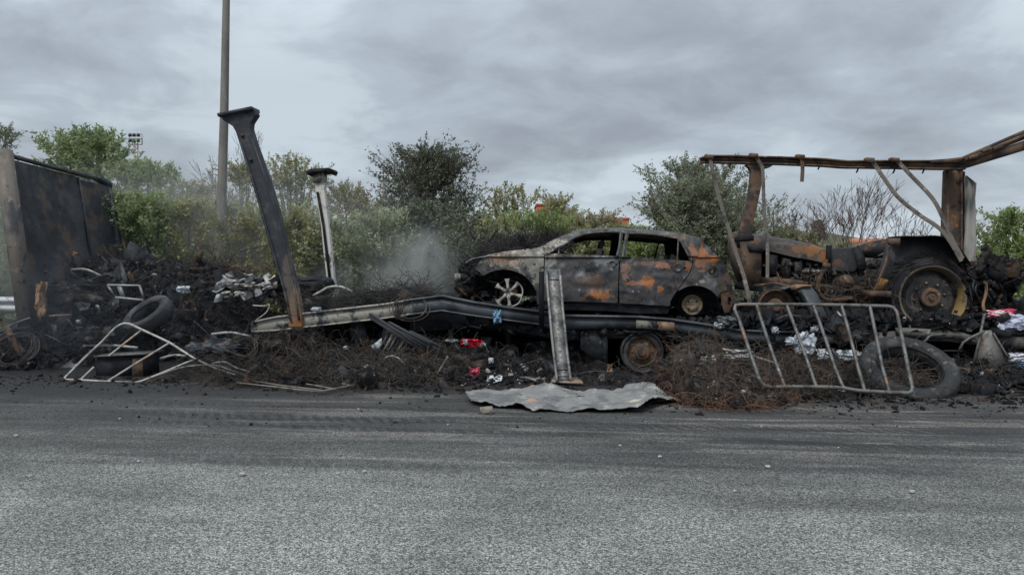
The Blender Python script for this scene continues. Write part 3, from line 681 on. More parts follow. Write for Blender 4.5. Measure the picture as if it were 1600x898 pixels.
tangle(HR, 2250, S_(1200), S_(1400), .5, .0038, .5, m_wireb, 'brown burnt wire behind the bars of the right hand gate', .18, 11)
tangle(HR, 1050, S_(1230), S_(1600), .5, .004, .5, m_wirek, 'dark burnt wire around the large grey tyre', .10, 11)
for h, a, b_, n_, m_, lb in ((HL, 0, 460, 150, m_wirek, 'large loose loops of brown wire over the left heap'), (HM, 340, 760, 120, m_wirek, 'long loose loops of wire over the netting mat'), (HR, 1010, 1600, 130, m_wireb, 'loose loops of brown wire over the heap behind the right hand gate')):
    P = h.pts(n_, S_(a), S_(b_), .12); stuffobj('wire_loops', wires(P, .95, .0042, .36, 16, .3, grav=.03), m_, lb, 'wire loops')
for h, a, b_, n_, lb in ((HL, -40, 460, 90, 'clods and lumps of fused ash in the left heap'), (HM, 340, 980, 110, 'clods of fused ash in the netting heap'), (HR, 1010, 1700, 110, 'clods of fused ash in the heap behind the gate')):
    stuffobj('ash_clods', chips(h.pts(n_, S_(a), S_(b_), .03), .16, (1, .7, .4)), m_debris, lb, 'clods')
# chips
stuffobj('charred_scraps', chips(HL.pts(2600, lift=.05), .09, (1, .6, .12)), m_char, 'black flakes and scraps covering the left heap', 'scraps')
stuffobj('sheet_scraps', chips(HL.pts(130, lift=.12), .34, (1, .5, .03), .6), m_beam, 'bent dark sheet metal pieces sticking out of the left heap', 'sheet scraps')
stuffobj('sheet_scraps', chips(HL.pts(110, lift=.12), .30, (1, .10, .06), .6), m_rusty, 'rusty bar pieces sticking out of the left heap', 'bar scraps')
stuffobj('sheet_scraps', chips(np.concatenate([HM.pts(40, lift=.05), HR.pts(60, lift=.08)]), .22, (1, .3, .04), .5), m_steel, 'thin metal scraps among the burnt wire in front of the trailer', 'sheet scraps')
stuffobj('charred_scraps', chips(HL.pts(500, lift=.08), .12, (1, .35, .1)), m_steel, 'grey metal scraps in the left heap', 'scraps')
stuffobj('charred_scraps', chips(HM.pts(1500, lift=.04), .06, (1, .6, .15)), m_char, 'black flakes over the netting heap', 'scraps')
stuffobj('charred_scraps', chips(HR.pts(1500, lift=.06), .08, (1, .6, .12)), m_char, 'black flakes in the heap behind the right hand gate', 'scraps')
stuffobj('charred_scraps', chips(HU.pts(1500, lift=.06), .10, (1, .6, .15)), m_char, 'black rubble on the added dark mound beneath the trailer', 'scraps')
stuffobj('ash_flakes', chips(np.concatenate([HM.pts(70, S_(560), S_(760), .05), HM.pts(110, S_(730), S_(880), .05), HR.pts(110, S_(1040), S_(1190), .10), HR.pts(60, S_(1190), S_(1600), .1), HL.pts(70, S_(0), S_(460), .1)]), .032, (1, .7, .3)), m_ash, 'small white flakes of ash scattered through the wreckage', 'ash flakes')
gp = np.array([G(x, y, .008) for x, y in zip(rng.uniform(-60, 1660, 420), 598+rng.uniform(0, 1, 420)**2.2*70)])
sp_ = np.array([G(x, np.interp(x, (-60, 300, 800, 1000, 1660), (586, 590, 598, 618, 622))+abs(rng.normal(0, 1))*10, .006) for x in rng.uniform(-60, 1660, 1500)])
stuffobj('ash_spill', chips(sp_, .035, (1, .7, .25), .2), m_debris, 'thin spill of ash and burnt bits along the foot of the heaps', 'ash spill')
stuffobj('road_crumbs', chips(gp, .014, (1, .8, .4), .3), m_char, 'black crumbs of burnt matter strewn on the road before the wreck', 'crumbs')

# ------------------------------------------------------------------ headboard
base = L(48, 502, 0.0)
root = thing('headboard', 'tall black charred trailer headboard leaning at the left edge', 'headboard', (base[0], 0, 0))
A0 = L(10, 240, 0); A1 = L(47, 503, 0); B0 = L(167, 283, 2.45); B1 = L(196, 440, 2.45)
def quadpt(u, v, off=0.0):
    a = Vector(A0).lerp(Vector(A1), v); b = Vector(B0).lerp(Vector(B1), v); q = a.lerp(b, u); q.x += off; return q
def bulk(u0, u1, v0, v1, t, name, mat, nu=14, nv=18, amp=.0):
    V = []; 
    for side in (0, 1):
        for i in range(nu+1):
            for j in range(nv+1):
                u = u0+(u1-u0)*i/nu; v = v0+(v1-v0)*j/nv
                q = quadpt(u, v, (-t if side else 0)+amp*fbm(u*3, v*3, u0*7)); V.append(tuple(q))
    F_ = []; k = (nu+1)*(nv+1)
    for i in range(nu):
        for j in range(nv):
            a = i*(nv+1)+j; F_.append((a, a+nv+1, a+nv+2, a+1)); F_.append((k+a, k+a+1, k+a+nv+2, k+a+nv+1))
    for j in range(nv):
        F_.append((j, j+1, k+j+1, k+j)); a = nu*(nv+1)+j; F_.append((a+1, a, k+a, k+a+1))
    for i in range(nu):
        a = i*(nv+1); F_.append((a+nv+1, a, k+a, k+a+nv+1)); a = i*(nv+1)+nv; F_.append((a, a+nv+1, k+a+nv+1, k+a))
    return autosmooth(npmesh(name, V, F_, mat, root))
bulk(.02, .655, .03, 1.02, .03, 'panel', m_panel, amp=.05); bulk(.665, .99, .05, 1.02, .03, 'panel', m_panel, amp=.05)
m = MB().beam(quadpt(.0, .008, .0), quadpt(.93, .008, .0), .07, .06); m.build('top_rail', m_post, root)
MB().beam(quadpt(.90, .0, 0), quadpt(1.03, .045, 0), .12, .10).build('corner_cap', m_post, root, jit=.012)
MB().add([quadpt(.70, .0), quadpt(.76, -.022), quadpt(.82, .0), quadpt(.76, .01, -.02)], [(0, 1, 2), (0, 3, 1), (1, 3, 2), (0, 2, 3)]).build('torn_edge', m_post, root)
MB().beam(quadpt(-.01, -.02, -.03), quadpt(-.01, 1.02, -.03), .22, .17, (1, 0, 0)).build('corner_post', surf('scorched corner post', (.16, .14, .12), [((.06, .06, .065), 2.2, .5, .12, (1, 1, .5)), ((.30, .22, .14), 5, .60, .08), ((.05, .04, .035), 9, .6, .06)], rough=.7), root)
MB().beam(quadpt(1.0, .05, -.02), quadpt(1.0, 1.0, -.02), .12, .12, (1, 0, 0)).build('corner_post', m_post, root)
MB().beam(quadpt(.658, .04, .02), quadpt(.658, 1.0, .02), .03, .045, (1, 0, 0)).build('seam_strip', m_post, root)

# ------------------------------------------------------------------ leaning dark post, flaking white post
C_out = [(346, 179), (397, 169), (400, 179), (391.5, 192), (391, 200), (395.5, 216), (421, 288), (437, 342), (450, 400), (455, 418), (463.6, 454), (470.6, 493), (471.5, 511),
         (451, 511), (451, 496), (443, 460), (433, 418), (425, 400), (410, 344), (397, 299), (373, 221.5), (368, 206), (363, 197), (347, 187)]
bz = L(461, 511, -.12)
root = thing('roof_post', 'tall black roof post with a flared head leaning against the wreck beside the lamp post', 'post', (bz[0], 0, 0))
cpt = [Vector(L(x, y, -.06)) for x, y in C_out]
bl = L(461, 480, -.1)
m_leanp = surf('leaning post steel', (0.028, 0.032, 0.040), [((0.06, 0.062, 0.068), 4, .5, .12), ((.09, .06, .045), 5, .62, .08)],
    blobs=[((bl[0]-bz[0], 0, bl[2]-.02), (.22, .6, .42), (.19, .135, .095)), ((bl[0]-bz[0]+.03, 0, bl[2]-.28), (.2, .6, .14), (.30, .13, .05)), ((bl[0]-bz[0]-.12, 0, bl[2]+.5), (.1, .5, .5), (.10, .085, .075))], rough=.65, bump=.5, bscale=30)
o = MB().poly(C_out, -.10, .16).build('column', m_leanp, root); bevel(o, .012)
inner_l = [(447, 497), (438, 455), (420, 398), (405, 344), (392, 299), (372, 240)]
for off in (4, -4):
    pts = []
    for (x, y) in ([(394, 218), (418, 288), (434, 342), (447, 400), (460, 454), (467.5, 500)] if off < 0 else [(375, 221), (400, 299), (413, 344), (429, 400), (446, 460), (454, 500)]): pts.append(L(x, y, -.115))
    MB().tube(pts, .018, 6).build('flange', m_leanp, root)
MB().box(L(373, 177, -.02), (.56, .30, .05), Matrix.Rotation(math.radians(10), 4, 'Y').inverted()).build('head_plate', m_post, root)
for y_ in (212, 250): MB().tube([L(379+(y_-212)*.33, y_, -.13), L(379+(y_-212)*.33, y_, -.09)], .03, 8).build('bolt', m_post, root)

bz = L(520, 452, 2.35)
root = thing('roof_post', 'flaking white roof post standing behind the trailer, leaning left', 'post', (bz[0], 2.35, 0))
m = MB().poly([(489, 272), (505, 270), (507, 300), (513, 350), (518, 400), (524, 450), (512, 452), (506, 400), (501, 350), (493, 300)], 2.3, .12); o = m.build('column', m_wpost, root); bevel(o, .01)
MB().tube([L(496, 300, 2.27), L(505, 350, 2.27), L(511, 400, 2.27), L(517, 450, 2.27)], .025, 6).build('flange', m_char, root)
MB().poly([(488, 271), (505, 269), (506, 284), (490, 286)], 2.26, .2).build('head', m_white, root)
MB().poly([(477, 268), (485, 264), (513, 262), (516, 265), (513, 271), (505, 268), (490, 270), (481, 274)], 2.15, .45).build('head_plate', m_char, root)

# ------------------------------------------------------------------ trailer
base = L(800, 560, 0)
TR = thing('car_trailer', 'burnt out twisted steel car transporter trailer carrying the wrecks', 'trailer', (base[0], 1.2, 0))
tops = [(392, 505, 517), (430, 497, 515), (520, 486, 505), (600, 477, 496), (640, 470, 490), (690, 464, 484), (740, 474, 492), (800, 483, 500), (860, 491, 508)]
bl = [L(x, 495, 0) for x in (480, 560)]
m_b1 = surf('scorched side beam', (0.068, 0.078, 0.09), [((0.028, 0.032, 0.038), 2.2, .45, .15), ((0.15, .16, .16), 6, .62, .08, (.4, 1, 3)), (RUSTD, 5, .66, .06)],
    blobs=[((L(x, 497, 0)[0]-base[0], -1.2, L(x, y, 0)[2]), (.30, .5, .30), (.34, .32, .28)) for x, y in ((420, 506), (470, 502), (530, 495), (575, 489), (610, 485))], rough=.55, bump=.25, bscale=40)
MB().strip(tops, 0, .12).build('side_beam', m_b1, TR)
MB().strip([(x, a-3, a) for x, a, b in tops], -.04, .20).build('flange', m_b1, TR)
MB().strip([(x, b, b+2.2) for x, a, b in tops], -.04, .20).build('flange', m_b1, TR)
t2 = [(850, 490, 512), (880, 495, 514), (950, 496, 513), (1000, 497, 514), (1050, 501, 518), (1100, 508, 525), (1152, 517, 533), (1200, 520, 537), (1300, 521, 538)]
MB().strip(t2, .02, .12).build('side_beam', m_beam, TR)
MB().strip([(x, a-3, a) for x, a, b in t2], -.03, .2).build('flange', m_beam, TR)
m_pale = surf('blistered pale paint', (.20, .19, .17), [((.08, .08, .08), 8, .5, .1), ((.26, .15, .07), 5, .6, .08)], rough=.7)
MB().strip([(994, 500, 512.5), (1026, 501, 514)], -.004, .02).build('paint_patch', m_pale, TR)
m_brw = surf('heat browned plate', (.24, .17, .11), [((.12, .07, .045), 9, .5, .1), ((.33, .28, .22), 14, .6, .06)], rough=.7)
MB().strip([(1027, 502, 515), (1054, 503, 517.5)], -.012, .03).build('plate', m_brw, TR)
MB().strip([(640, 484, 502), (690, 479, 500), (760, 490, 510), (860, 510, 528), (905, 512, 531)], .16, .06).build('chassis_rail', m_post, TR)
MB().strip([(930, 512, 530), (1000, 513, 527), (1060, 517, 531), (1180, 534, 550), (1300, 538, 556)], .16, .06).build('chassis_rail', m_post, TR)
for x_ in (700, 790, 1080, 1130, 1200, 1270): MB().strip([(x_, 505, 545), (x_+8, 505, 545)], .3, .08).build('outrigger', m_char, TR)
# lower chassis rail in the shade, far rail, deck
MB().strip([(540, 503, 512), (660, 494, 506), (740, 503, 515), (860, 520, 531), (1000, 522, 532), (1300, 545, 552), (1700, 548, 556)], .7, .1).build('chassis_rail', m_char, TR)
MB().strip([(640, 483, 520), (690, 478, 515), (760, 486, 512), (860, 506, 526), (870, 512, 530)], .3, .03).build('gusset_plate', m_steel, TR)
far = [(x, a, b) for x, a, b in tops+t2[1:]]
def railz(s, d):   # height of the bed along the trailer
    P = [L(x, a, 0) for x, a, b in tops+t2[2:]]; return np.interp(s, [q[0] for q in P], [q[2] for q in P])
def bedstrip(s_list, d0_, d1_, dz, th): 
    V = []; F_ = []
    for s in s_list:
        z = float(railz(s, 0))+dz; V += [(s, d0_, z), (s, d1_, z), (s, d1_, z-th), (s, d0_, z-th)]
    for i in range(len(s_list)-1):
        for k in range(4): F_.append((4*i+k, 4*i+(k+1) % 4, 4*i+4+(k+1) % 4, 4*i+4+k))
    F_ += [(3, 2, 1, 0), tuple(4*(len(s_list)-1)+k for k in range(4))]
    return V, F_
sl_ = list(np.linspace(S_(480), S_(1290), 22))
V, F_ = bedstrip(sl_, .16, .95, -.01, .03); npmesh('deck_plate', V, F_, m_char, TR)
V, F_ = bedstrip(sl_, 1.45, 2.25, -.01, .03); npmesh('deck_plate', V, F_, m_char, TR)
V, F_ = bedstrip(sl_, 2.26, 2.40, .0, .18); npmesh('side_beam', V, F_, m_char, TR)
V, F_ = bedstrip(sl_, .97, 1.43, -.06, .03); npmesh('deck_plate', V, F_, m_char, TR)
for x in range(500, 1290, 65):
    s = S_(x); z = float(railz(s, 0)); MB().box((s, 1.2, z-.12), (.08, 2.2, .1)).build('cross_member', m_char, TR)
# rear bed under the tractor
rb = [(1290, 522, 536), (1370, 520, 536), (1410, 517, 533), (1480, 519, 533), (1530, 524, 540), (1600, 527, 545), (1720, 530, 550)]
m_rb = surf('peeling rear beam', (.09, .085, .08), [((.22, .20, .17), 7, .52, .1, (.4, 1, 2)), ((.03, .03, .032), 4, .55, .1), ((.16, .09, .05), 5, .62, .08)], rough=.75, bump=.5)
MB().strip(rb, -.02, .14).build('side_beam', m_rb, TR)
s_a, s_b = S_(1290), S_(1760); zr = L(1450, 519, 0)[2]
MB().box(((s_a+s_b)/2, 1.2, zr-.03), (s_b-s_a, 2.15, .04)).build('deck_plate', m_char, TR)
MB().strip([(1405, 513, 524), (1440, 515, 526), (1500, 519, 529), (1525, 527, 530)], -.16, .14).build('broken_board', surf('scorched broken board', (.13, .125, .115), [((.05, .05, .052), 6, .5, .1, (.4, 1, 2)), ((.28, .27, .23), 12, .6, .06)], rough=.9, bump=.8), TR, jit=.006)
# legs, tool box, mudguard
MB().poly([(545, 500), (566, 499), (577, 542), (551, 545)], .25, .12).build('support_leg', m_steel, TR)
MB().poly([(907, 515), (948, 515), (949, 568), (943, 570), (907, 545)], .12, .5).build('tool_box', m_steel, TR)
MB().poly([(940, 513), (949, 513), (950, 569), (944, 569)], .1, .03).build('bracket', m_beam, TR)
for cxx in (1003, 1118):
    cc = L(cxx, 549, .15)
    M_ = Matrix.Translation(cc) @ Matrix.Rotation(PI/2, 4, 'X')
    w = MB().lathe([(.20, -.20), (.255, -.2), (.315, -.16), (.325, -.1), (.325, .04), (.315, .075), (.30, .085), (.285, .07), (.275, .05), (.235, .055)], M_, 36).build('wheel', m_tyre, TR, smooth=True); autosmooth(w)
    w2 = MB().lathe([(.235, .03), (.22, .05), (.21, .02), (.20, -.03), (.12, -.01), (.11, .05), (.06, .06), (.055, .09), (0, .09)], M_, 30).build('rim', m_rusty, w); autosmooth(w2)
    for k in range(8):
        a = 2*PI*k/8; MB().lathe([(.012, 0), (.012, .03), (0, .03)], M_ @ Matrix.Translation((.15*math.cos(a), .15*math.sin(a), -.02)), 6).build('wheel_nut', m_rusty, w)
MB().strip([(960, 520, 524), (985, 516, 520), (1030, 516, 520), (1050, 522, 526)], .05, .3).build('mudguard', m_char, TR)

# ------------------------------------------------------------------ roof frame at right
RF = thing('roof_frame', 'rusty curtain side roof frame standing over the burnt tractor', 'roof frame', (S_(1300), 0, 0))
DR = .05
rt = [(1094.6, 245.5, 254.6), (1105, 243, 254), (1116, 242, 254.5), (1150, 242, 255), (1184, 243.5, 256.5), (1220, 244, 257), (1255, 245.5, 258.5), (1290, 247, 260), (1314, 249.5, 262), (1327, 250.5, 262.5), (1350, 250, 262.5), (1372, 250, 263), (1398, 250, 263), (1430, 250, 264), (1463, 250, 264.5), (1509, 252, 265)]
MB().strip([(x, a+2.5, b-2) for x, a, b in rt], DR, .06).build('roof_rail', m_rusty, RF)
MB().strip([(x, a, a+2.6) for x, a, b in rt], DR-.05, .14).build('roof_rail_flange', m_rusty, RF)
MB().strip([(x, b-2.2, b) for x, a, b in rt], DR-.035, .12).build('roof_rail_flange', m_rusty, RF)
MB().strip([(x, (a+b)/2-1, (a+b)/2+.6) for x, a, b in rt], DR-.02, .03).build('roof_rail_rib', m_rusty, RF)
# the two rails that climb out of the picture
def climb(y0a, y1a, y0b, y1b, d, t, name):
    st = [(1500, y0a, y0b)]
    for i in range(1, 6):
        x = 1500+i*40; st.append((x, y0a+(y1a-y0a)*i/5, y0b+(y1b-y0b)*i/5))
    MB().strip(st, d, t).build(name, m_rusty, RF)
climb(254, 186, 266, 205, DR-.02, .1, 'end_rail'); climb(247, 160, 251, 166, DR-.1, .08, 'end_rail'); climb(251, 170, 254, 177, DR+.14, .08, 'end_rail')
climb(250, 166, 257, 180, DR+.3, .06, 'end_rail')
MB().strip([(1455, 250, 255), (1480, 248, 254), (1508, 245, 254)], DR-.06, .72).build('joint_plate', m_rusty, RF)
for x, y in ((1515, 246), (1535, 236), (1553, 232)): MB().strip([(x, y-2, y+3), (x+14, y-7, y)], DR-.12, .05).build('clip', m_rusty, RF, jit=.004)
o = MB().poly([(1165, 257), (1208, 257), (1206, 260), (1196, 263), (1193, 268), (1190, 290), (1184, 320), (1176, 354), (1175, 372), (1152, 372), (1158, 352), (1167, 320), (1172, 290), (1174, 268), (1171, 262)], DR-.02, .15).build('post', m_rusty, RF); bevel(o, .01)
o = MB().poly([(1480, 265), (1505.5, 265), (1504, 330), (1503, 414), (1503, 515), (1478, 515), (1478, 414), (1476, 382), (1478, 320)], .45, .16).build('post', m_rusty, RF); bevel(o, .01)
for x in (1481.5, 1503): MB().strip([(x-1.5, 262, 500), (x+1.5, 262, 500)], .42, .03).build('post_flange', m_rusty, RF)
MB().strip([(1150, 370, 378), (1178, 368, 376)], DR-.05, .25).build('post_foot', m_char, RF)
MB().strip([(1504, 268, 412), (1508, 268, 412)], .52, .05).build('dark_gap_strip', m_char, RF)  # black strip paints in the dark of the gap between post and curtain
# torn white curtain strip
V = []; F_ = []; cur = [(1507, 1511, 275), (1507, 1526, 287), (1508, 1524, 310), (1507, 1525, 335), (1508, 1525, 360), (1506, 1526, 385), (1507, 1524, 418)]
nn = 7
for i, (xa, xb, y) in enumerate(cur):
    for k in range(nn):
        q = L(xa+(xb-xa)*k/(nn-1), y+rng.normal(0, .5), DR+.42+.04*math.sin(k*1.9+i*.6)); V.append(q)
for i in range(len(cur)-1):
    for k in range(nn-1): a = i*nn+k; F_.append((a, a+1, a+nn+1, a+nn))
n = len(V); V += [(a, b2+.012, c2) for a, b2, c2 in V]; F_ += [tuple(q+n for q in f_[::-1]) for f_ in F_]
m_curt = surf('sooty white curtain', (.34, .335, .32), [((.20, .195, .185), 3, .5, .14, (2, 1, .4)), ((.12, .115, .11), 8, .62, .08)], rough=.8, bump=.4)
npmesh('curtain_strip', V, F_, m_curt, RF, smooth=True)
def spl(pts, n=24):
    P = [Vector(p) for p in pts]; out = []
    P = [P[0]*2-P[1]]+P+[P[-1]*2-P[-2]]
    seg = len(P)-3
    for i in range(n+1):
        u = i/n*seg; j = min(int(u), seg-1); t_ = u-j; a, b, c_, d_ = P[j:j+4]
        out.append(.5*((2*b)+(c_-a)*t_+(2*a-5*b+4*c_-d_)*t_*t_+(3*b-a-3*c_+d_)*t_**3))
    return out
m_strap = surf('scorched strap', (.15, .13, .115), [((.07, .06, .055), 5, .5, .1), ((.26, .24, .21), 9, .58, .08)], rough=.8, bump=.2)
straps = [[(1109, 244), (1115, 275), (1122, 304), (1138, 356), (1150, 395), (1164, 437), (1172, 478)], [(1179, 242), (1188, 256), (1192, 270), (1194, 330), (1199, 382), (1199, 434)],
          [(1252, 244), (1254, 262), (1253, 284)], [(1361, 249), (1370, 262), (1385, 284), (1405, 310), (1437, 336), (1467, 356), (1485, 378), (1502, 408)], [(1400, 249), (1410, 260), (1424, 275), (1457, 310), (1473, 340), (1487, 372), (1504, 404)]]
for st, w_ in zip(straps, (.030, .028, .03, .032, .032)):
    o = MB().tube(spl([L(x, y, DR-.12) for x, y in st], 22), w_, 6, flat=.35).build('strap', m_rusty if len(st) == 3 else m_strap, RF); autosmooth(o)
    MB().strip([(st[0][0]-7, st[0][1]-3, st[0][1]+3), (st[0][0]+6, st[0][1]-2, st[0][1]+5)], DR-.15, .12).build('bracket', m_rusty, RF)
for x, y in ((1141, 257), (1280, 260), (1340, 265), (1397, 266), (1443, 266)): MB().tube([L(x+1, y-3, DR), L(x, y+1, DR), L(x-2, y+5, DR)], .012, 5).build('hook', m_char, RF)
# inner far rail's corner pieces
o = MB().tube(spl([L(1163, 437, DR-.12), L(1168, 455, -.05), L(1173, 478, 0)], 6), .035, 6, flat=.4).build('strap', m_strap, RF)

# ------------------------------------------------------------------ burnt hatchback
DC = .18; WID = 1.66
cb = L(930, 490, DC)
CAR = thing('burnt_car', 'burnt out rusty grey five door hatchback standing on the trailer bed', 'car', (cb[0], DC, cb[2]))
lc0 = lambda px, py: (L(px, py, DC)[0], L(px, py, DC)[2])
sF, sR = lc0(704, 430)[0], lc0(1153, 450)[0]; zbelt = lc0(950, 402)[1]; zroof = lc0(950, 360)[1]; zsill = lc0(950, 488)[1]
def lc(px, py):
    s, z = lc0(px, py)
    for _ in range(3):
        q = L(px, py, cdep(s, z, False)); s, z = q[0], q[2]
    return (s, z)
def cdep(s, z, dents=True):
    y = 0.0
    if z > zbelt: q = z-zbelt; y += .30*q+.35*q*q
    q = (z-(zsill+.42))/.42
    if z < zbelt: y += .035*q*q
    if s < sF+.9: q = (sF+.9-s)/.9; y += .22*q*q
    if s > sR-.75: q = (s-sR+.75)/.75; y += .20*q*q
    if dents:
        y += .020*fbm(s*2.2, z*2.2, 1.0)+.012*fbm(s*6, z*6, 2.0)+.010*abs(fbm(s*4, z*3, 6.0))
        for (px, py, rx_, rz, a) in DENTS:
            s1_, z1 = lc(px, py); e = ((s-s1_)/rx_)**2+((z-z1)/rz)**2
            if e < 6: y += a*math.exp(-e)
    return DC+y
DENTS = [(905, 425, .22, .07, .03), (950, 425, .14, .10, -.02), (930, 450, .3, .05, .025), (1000, 425, .12, .14, .022), (1030, 432, .16, .05, -.018), (1050, 425, .08, .12, .03), (1065, 440, .07, .12, .02),
         (985, 410, .04, .25, .02), (880, 410, .1, .12, .02), (1100, 388, .1, .06, .03), (1118, 406, .12, .04, -.03), (800, 405, .15, .05, .03), (830, 405, .08, .08, -.02)]
ce = lambda px, py: (lc(px, py)[0]-cb[0], 0.02, lc(px, py)[1]-cb[2])
def pxr(rx_, ry_): k_ = (OY+DC)/FPX; return (rx_*k_, 1.2, ry_*k_)
ORA = (.30, .115, .04); ORB = (.22, .105, .06); CRM = (.215, .205, .185)
m_car = surf('burnt car paint', (0.055, 0.056, 0.060), [((0.020, 0.021, 0.025), 2.6, .48, .14), ((0.14, .145, .155), 3.2, .57, .12), ((0.095, .065, .045), 5, .53, .10), ((0.02, .02, .022), 9, .56, .10), ((.24, .23, .215), 10, .63, .08)],
    blobs=[(ce(938, 461), pxr(23, 8), ORA), (ce(925, 440), pxr(26, 13), (.11, .075, .06)), (ce(1012, 441), pxr(11, 11), ORA), (ce(1031, 452), pxr(6, 6), ORA), (ce(990, 443), pxr(16, 5), ORB),
           (ce(1010, 411), pxr(26, 4), (.19, .12, .09)), (ce(1035, 414), pxr(13, 7), (.27, .14, .09)), (ce(978, 425), pxr(8, 16), (.20, .13, .10)), (ce(1075, 417), pxr(7, 9), ORB),
           (ce(1085, 395), pxr(9, 14), ORB), (ce(1098, 395), pxr(9, 12), ORA), (ce(1112, 404), pxr(14, 8), ORA), (ce(1092, 412), pxr(14, 7), ORB), (ce(1097, 423), pxr(6, 3), ORB), (ce(1098, 440), pxr(6, 3), (.3, .22, .16)),
           (ce(800, 402), pxr(70, 20), (.25, .225, .19)), (ce(838, 402), pxr(28, 32), CRM), (ce(785, 406), pxr(34, 9), (.17, .11, .075)), (ce(845, 430), pxr(14, 20), CRM), (ce(862, 405), pxr(10, 12), CRM), (ce(868, 378), pxr(26, 8), (.24, .22, .2)),
           (ce(945, 408), pxr(26, 8), (.15, .155, .165)), (ce(905, 478), pxr(40, 8), (.03, .03, .035)), (ce(1105, 450), pxr(14, 10), (.10, .1, .105))],
    rough=.5, bump=.5, bscale=22, metal=.15, bdist=.012)
def carpiece(outl, holes, name, mirror=False, res=.022, parent=CAR, mat=None, off=0.0, th=.018):
    O_ = [lc(*q) for q in outl]; H_ = [[lc(*q) for q in h] for h in holes]
    fn = (lambda s, z: cdep(s, z)+off) if not mirror else (lambda s, z: 2*DC+WID-cdep(s, z, False)-th)
    V, F = sheet(O_, H_, fn, res, th)
    return autosmooth(npmesh(name, V, F, mat or m_car, parent), 50)
def arcpx(cx_, cy_, rx_, ry_, a0, a1, n=14): return [(cx_+rx_*math.cos(math.radians(a0+(a1-a0)*i/n)), cy_-ry_*math.sin(math.radians(a0+(a1-a0)*i/n))) for i in range(n+1)]
# front wing: bitten by the wheel arch
wing = [(851, 399), (850, 402), (849, 440), (850, 478), (839, 474), (838, 455)] + arcpx(787, 468, 52, 47, 12, 128, 14)[1:] + [(748, 424), (742, 420), (743, 416), (752, 405), (762, 398), (786, 393), (815, 390), (838, 387), (851, 386)]
carpiece(wing, [arcpx(835, 413, 2.6, 1.6, 0, 330, 8)], 'front_wing')
# frame: pillars, roof edge, sills
frame_out = [(838, 388), (868, 373), (890, 364), (911, 360.5), (939, 358.5), (975, 359), (1011, 361), (1046, 363.5), (1068, 366.5), (1093, 372.5), (1101, 378), (1103, 384), (1084, 408), (1078, 408), (1063, 378), (1057, 372.5), (1020, 367.5), (981, 365), (972, 363.5), (935, 364), (914, 366.5), (896, 372.5), (880, 382), (862, 394), (850, 398)]
carpiece(frame_out, [], 'roof_side', off=-.004)
fd_out = [(852, 398.5), (866, 396), (965, 400), (968, 400), (970, 403), (967, 410), (966, 440), (965, 473), (900, 471), (851, 470), (850, 440)]
FD = carpiece(fd_out, [[(948, 411), (951, 411), (951, 414), (948, 414)], [(961, 411.5), (965, 411.5), (965, 414.5), (961, 414.5)]], 'front_door', off=-.012)
rd_out = [(971, 401), (1060, 406.5), (1081, 408), (1082, 413), (1076, 428), (1066, 442), (1055, 458), (1047, 471), (1047, 478), (1010, 476), (968, 473), (967.5, 440), (969, 410)]
RD = carpiece(rd_out, [[(1048, 416), (1051, 416), (1051, 419), (1048, 419)], [(1067, 417), (1072, 417), (1072, 420), (1067, 420)]], 'rear_door', off=-.012)
def doorframe(pts, par, w_=.022):
    P = []
    for x, y in pts: s, z = lc(x, y); P.append((s, cdep(s, z, False)-.008, z))
    return autosmooth(MB().tube(spl(P, 20), w_, 6, flat=.6).build('window_frame', m_car, par))
doorframe([(856, 396), (880, 382), (897, 371.5), (915, 365.5), (940, 362.5), (971, 362.5)], FD, .016); doorframe([(971, 362.5), (969, 382), (965, 400)], FD, .03)
doorframe([(873.5, 387), (873, 396.5)], FD, .012)
doorframe([(979, 364), (1020, 366), (1058, 372)], RD, .016); doorframe([(980, 364), (976.5, 383), (973.5, 402)], RD, .03); doorframe([(1060, 373), (1059, 390), (1058, 406.5)], RD, .012); doorframe([(1060, 373), (1074, 388), (1081, 407)], RD, .014)
# handles: the recessed cup and grip that are left
for (x0_, x1_, y, par) in ((951, 961, 413, FD), (1051, 1067, 418, RD)):
    s, z = lc((x0_+x1_)/2, y); M_ = Matrix.Translation((s, cdep(s, z)-.02, z)) @ Matrix.Rotation(PI/2, 4, 'X')
    MB().lathe([(.058, -.02), (.062, .0), (.055, .008), (.048, -.008), (0, -.01)], M_, 20).build('handle_cup', m_car, par, smooth=True)
sill_out = [(839, 474), (900, 474), (965, 476), (1010, 478), (1047, 480), (1044, 490), (1000, 490), (950, 486), (880, 484), (842, 482)]
carpiece(sill_out, [], 'sill', mat=m_char, off=.03)
quarter = [(1084, 408), (1103, 381), (1110, 388), (1121, 400), (1132, 412), (1138, 425), (1142, 436), (1144, 446), (1143, 452), (1126, 456)] + arcpx(1086, 484, 41, 38, 32, 178, 14) + [(1046, 472), (1055, 459), (1067, 443), (1077, 429), (1083, 414)]
def ringpx(cx_, cy_, rx_, ry_, n=14): return arcpx(cx_, cy_, rx_, ry_, 0, 360-360/n, n-1)
carpiece(quarter, [ringpx(1112.5, 424, 5.5, 5)], 'rear_quarter')
s, z = lc(1112.5, 424); M_ = Matrix.Translation((s, cdep(s, z)+.0, z)) @ Matrix.Rotation(PI/2, 4, 'X')
MB().lathe([(.082, .012), (.088, .016), (.078, .0), (.06, -.03), (.055, -.06), (0, -.06)], M_ , 22).build('fuel_filler', m_car, CAR, smooth=True)
MB().lathe([(.025, -.05), (.03, -.01), (.02, -.01), (0, -.03)], M_, 12).build('fuel_pipe', m_rusty, CAR, smooth=True)
flap = [(1126, 457), (1144, 451), (1148, 456), (1147, 470), (1140, 488), (1132, 489), (1128, 475)]
carpiece(flap, [ringpx(1140, 470, 3, 7)], 'bumper_end', mat=m_rusty, off=.02)
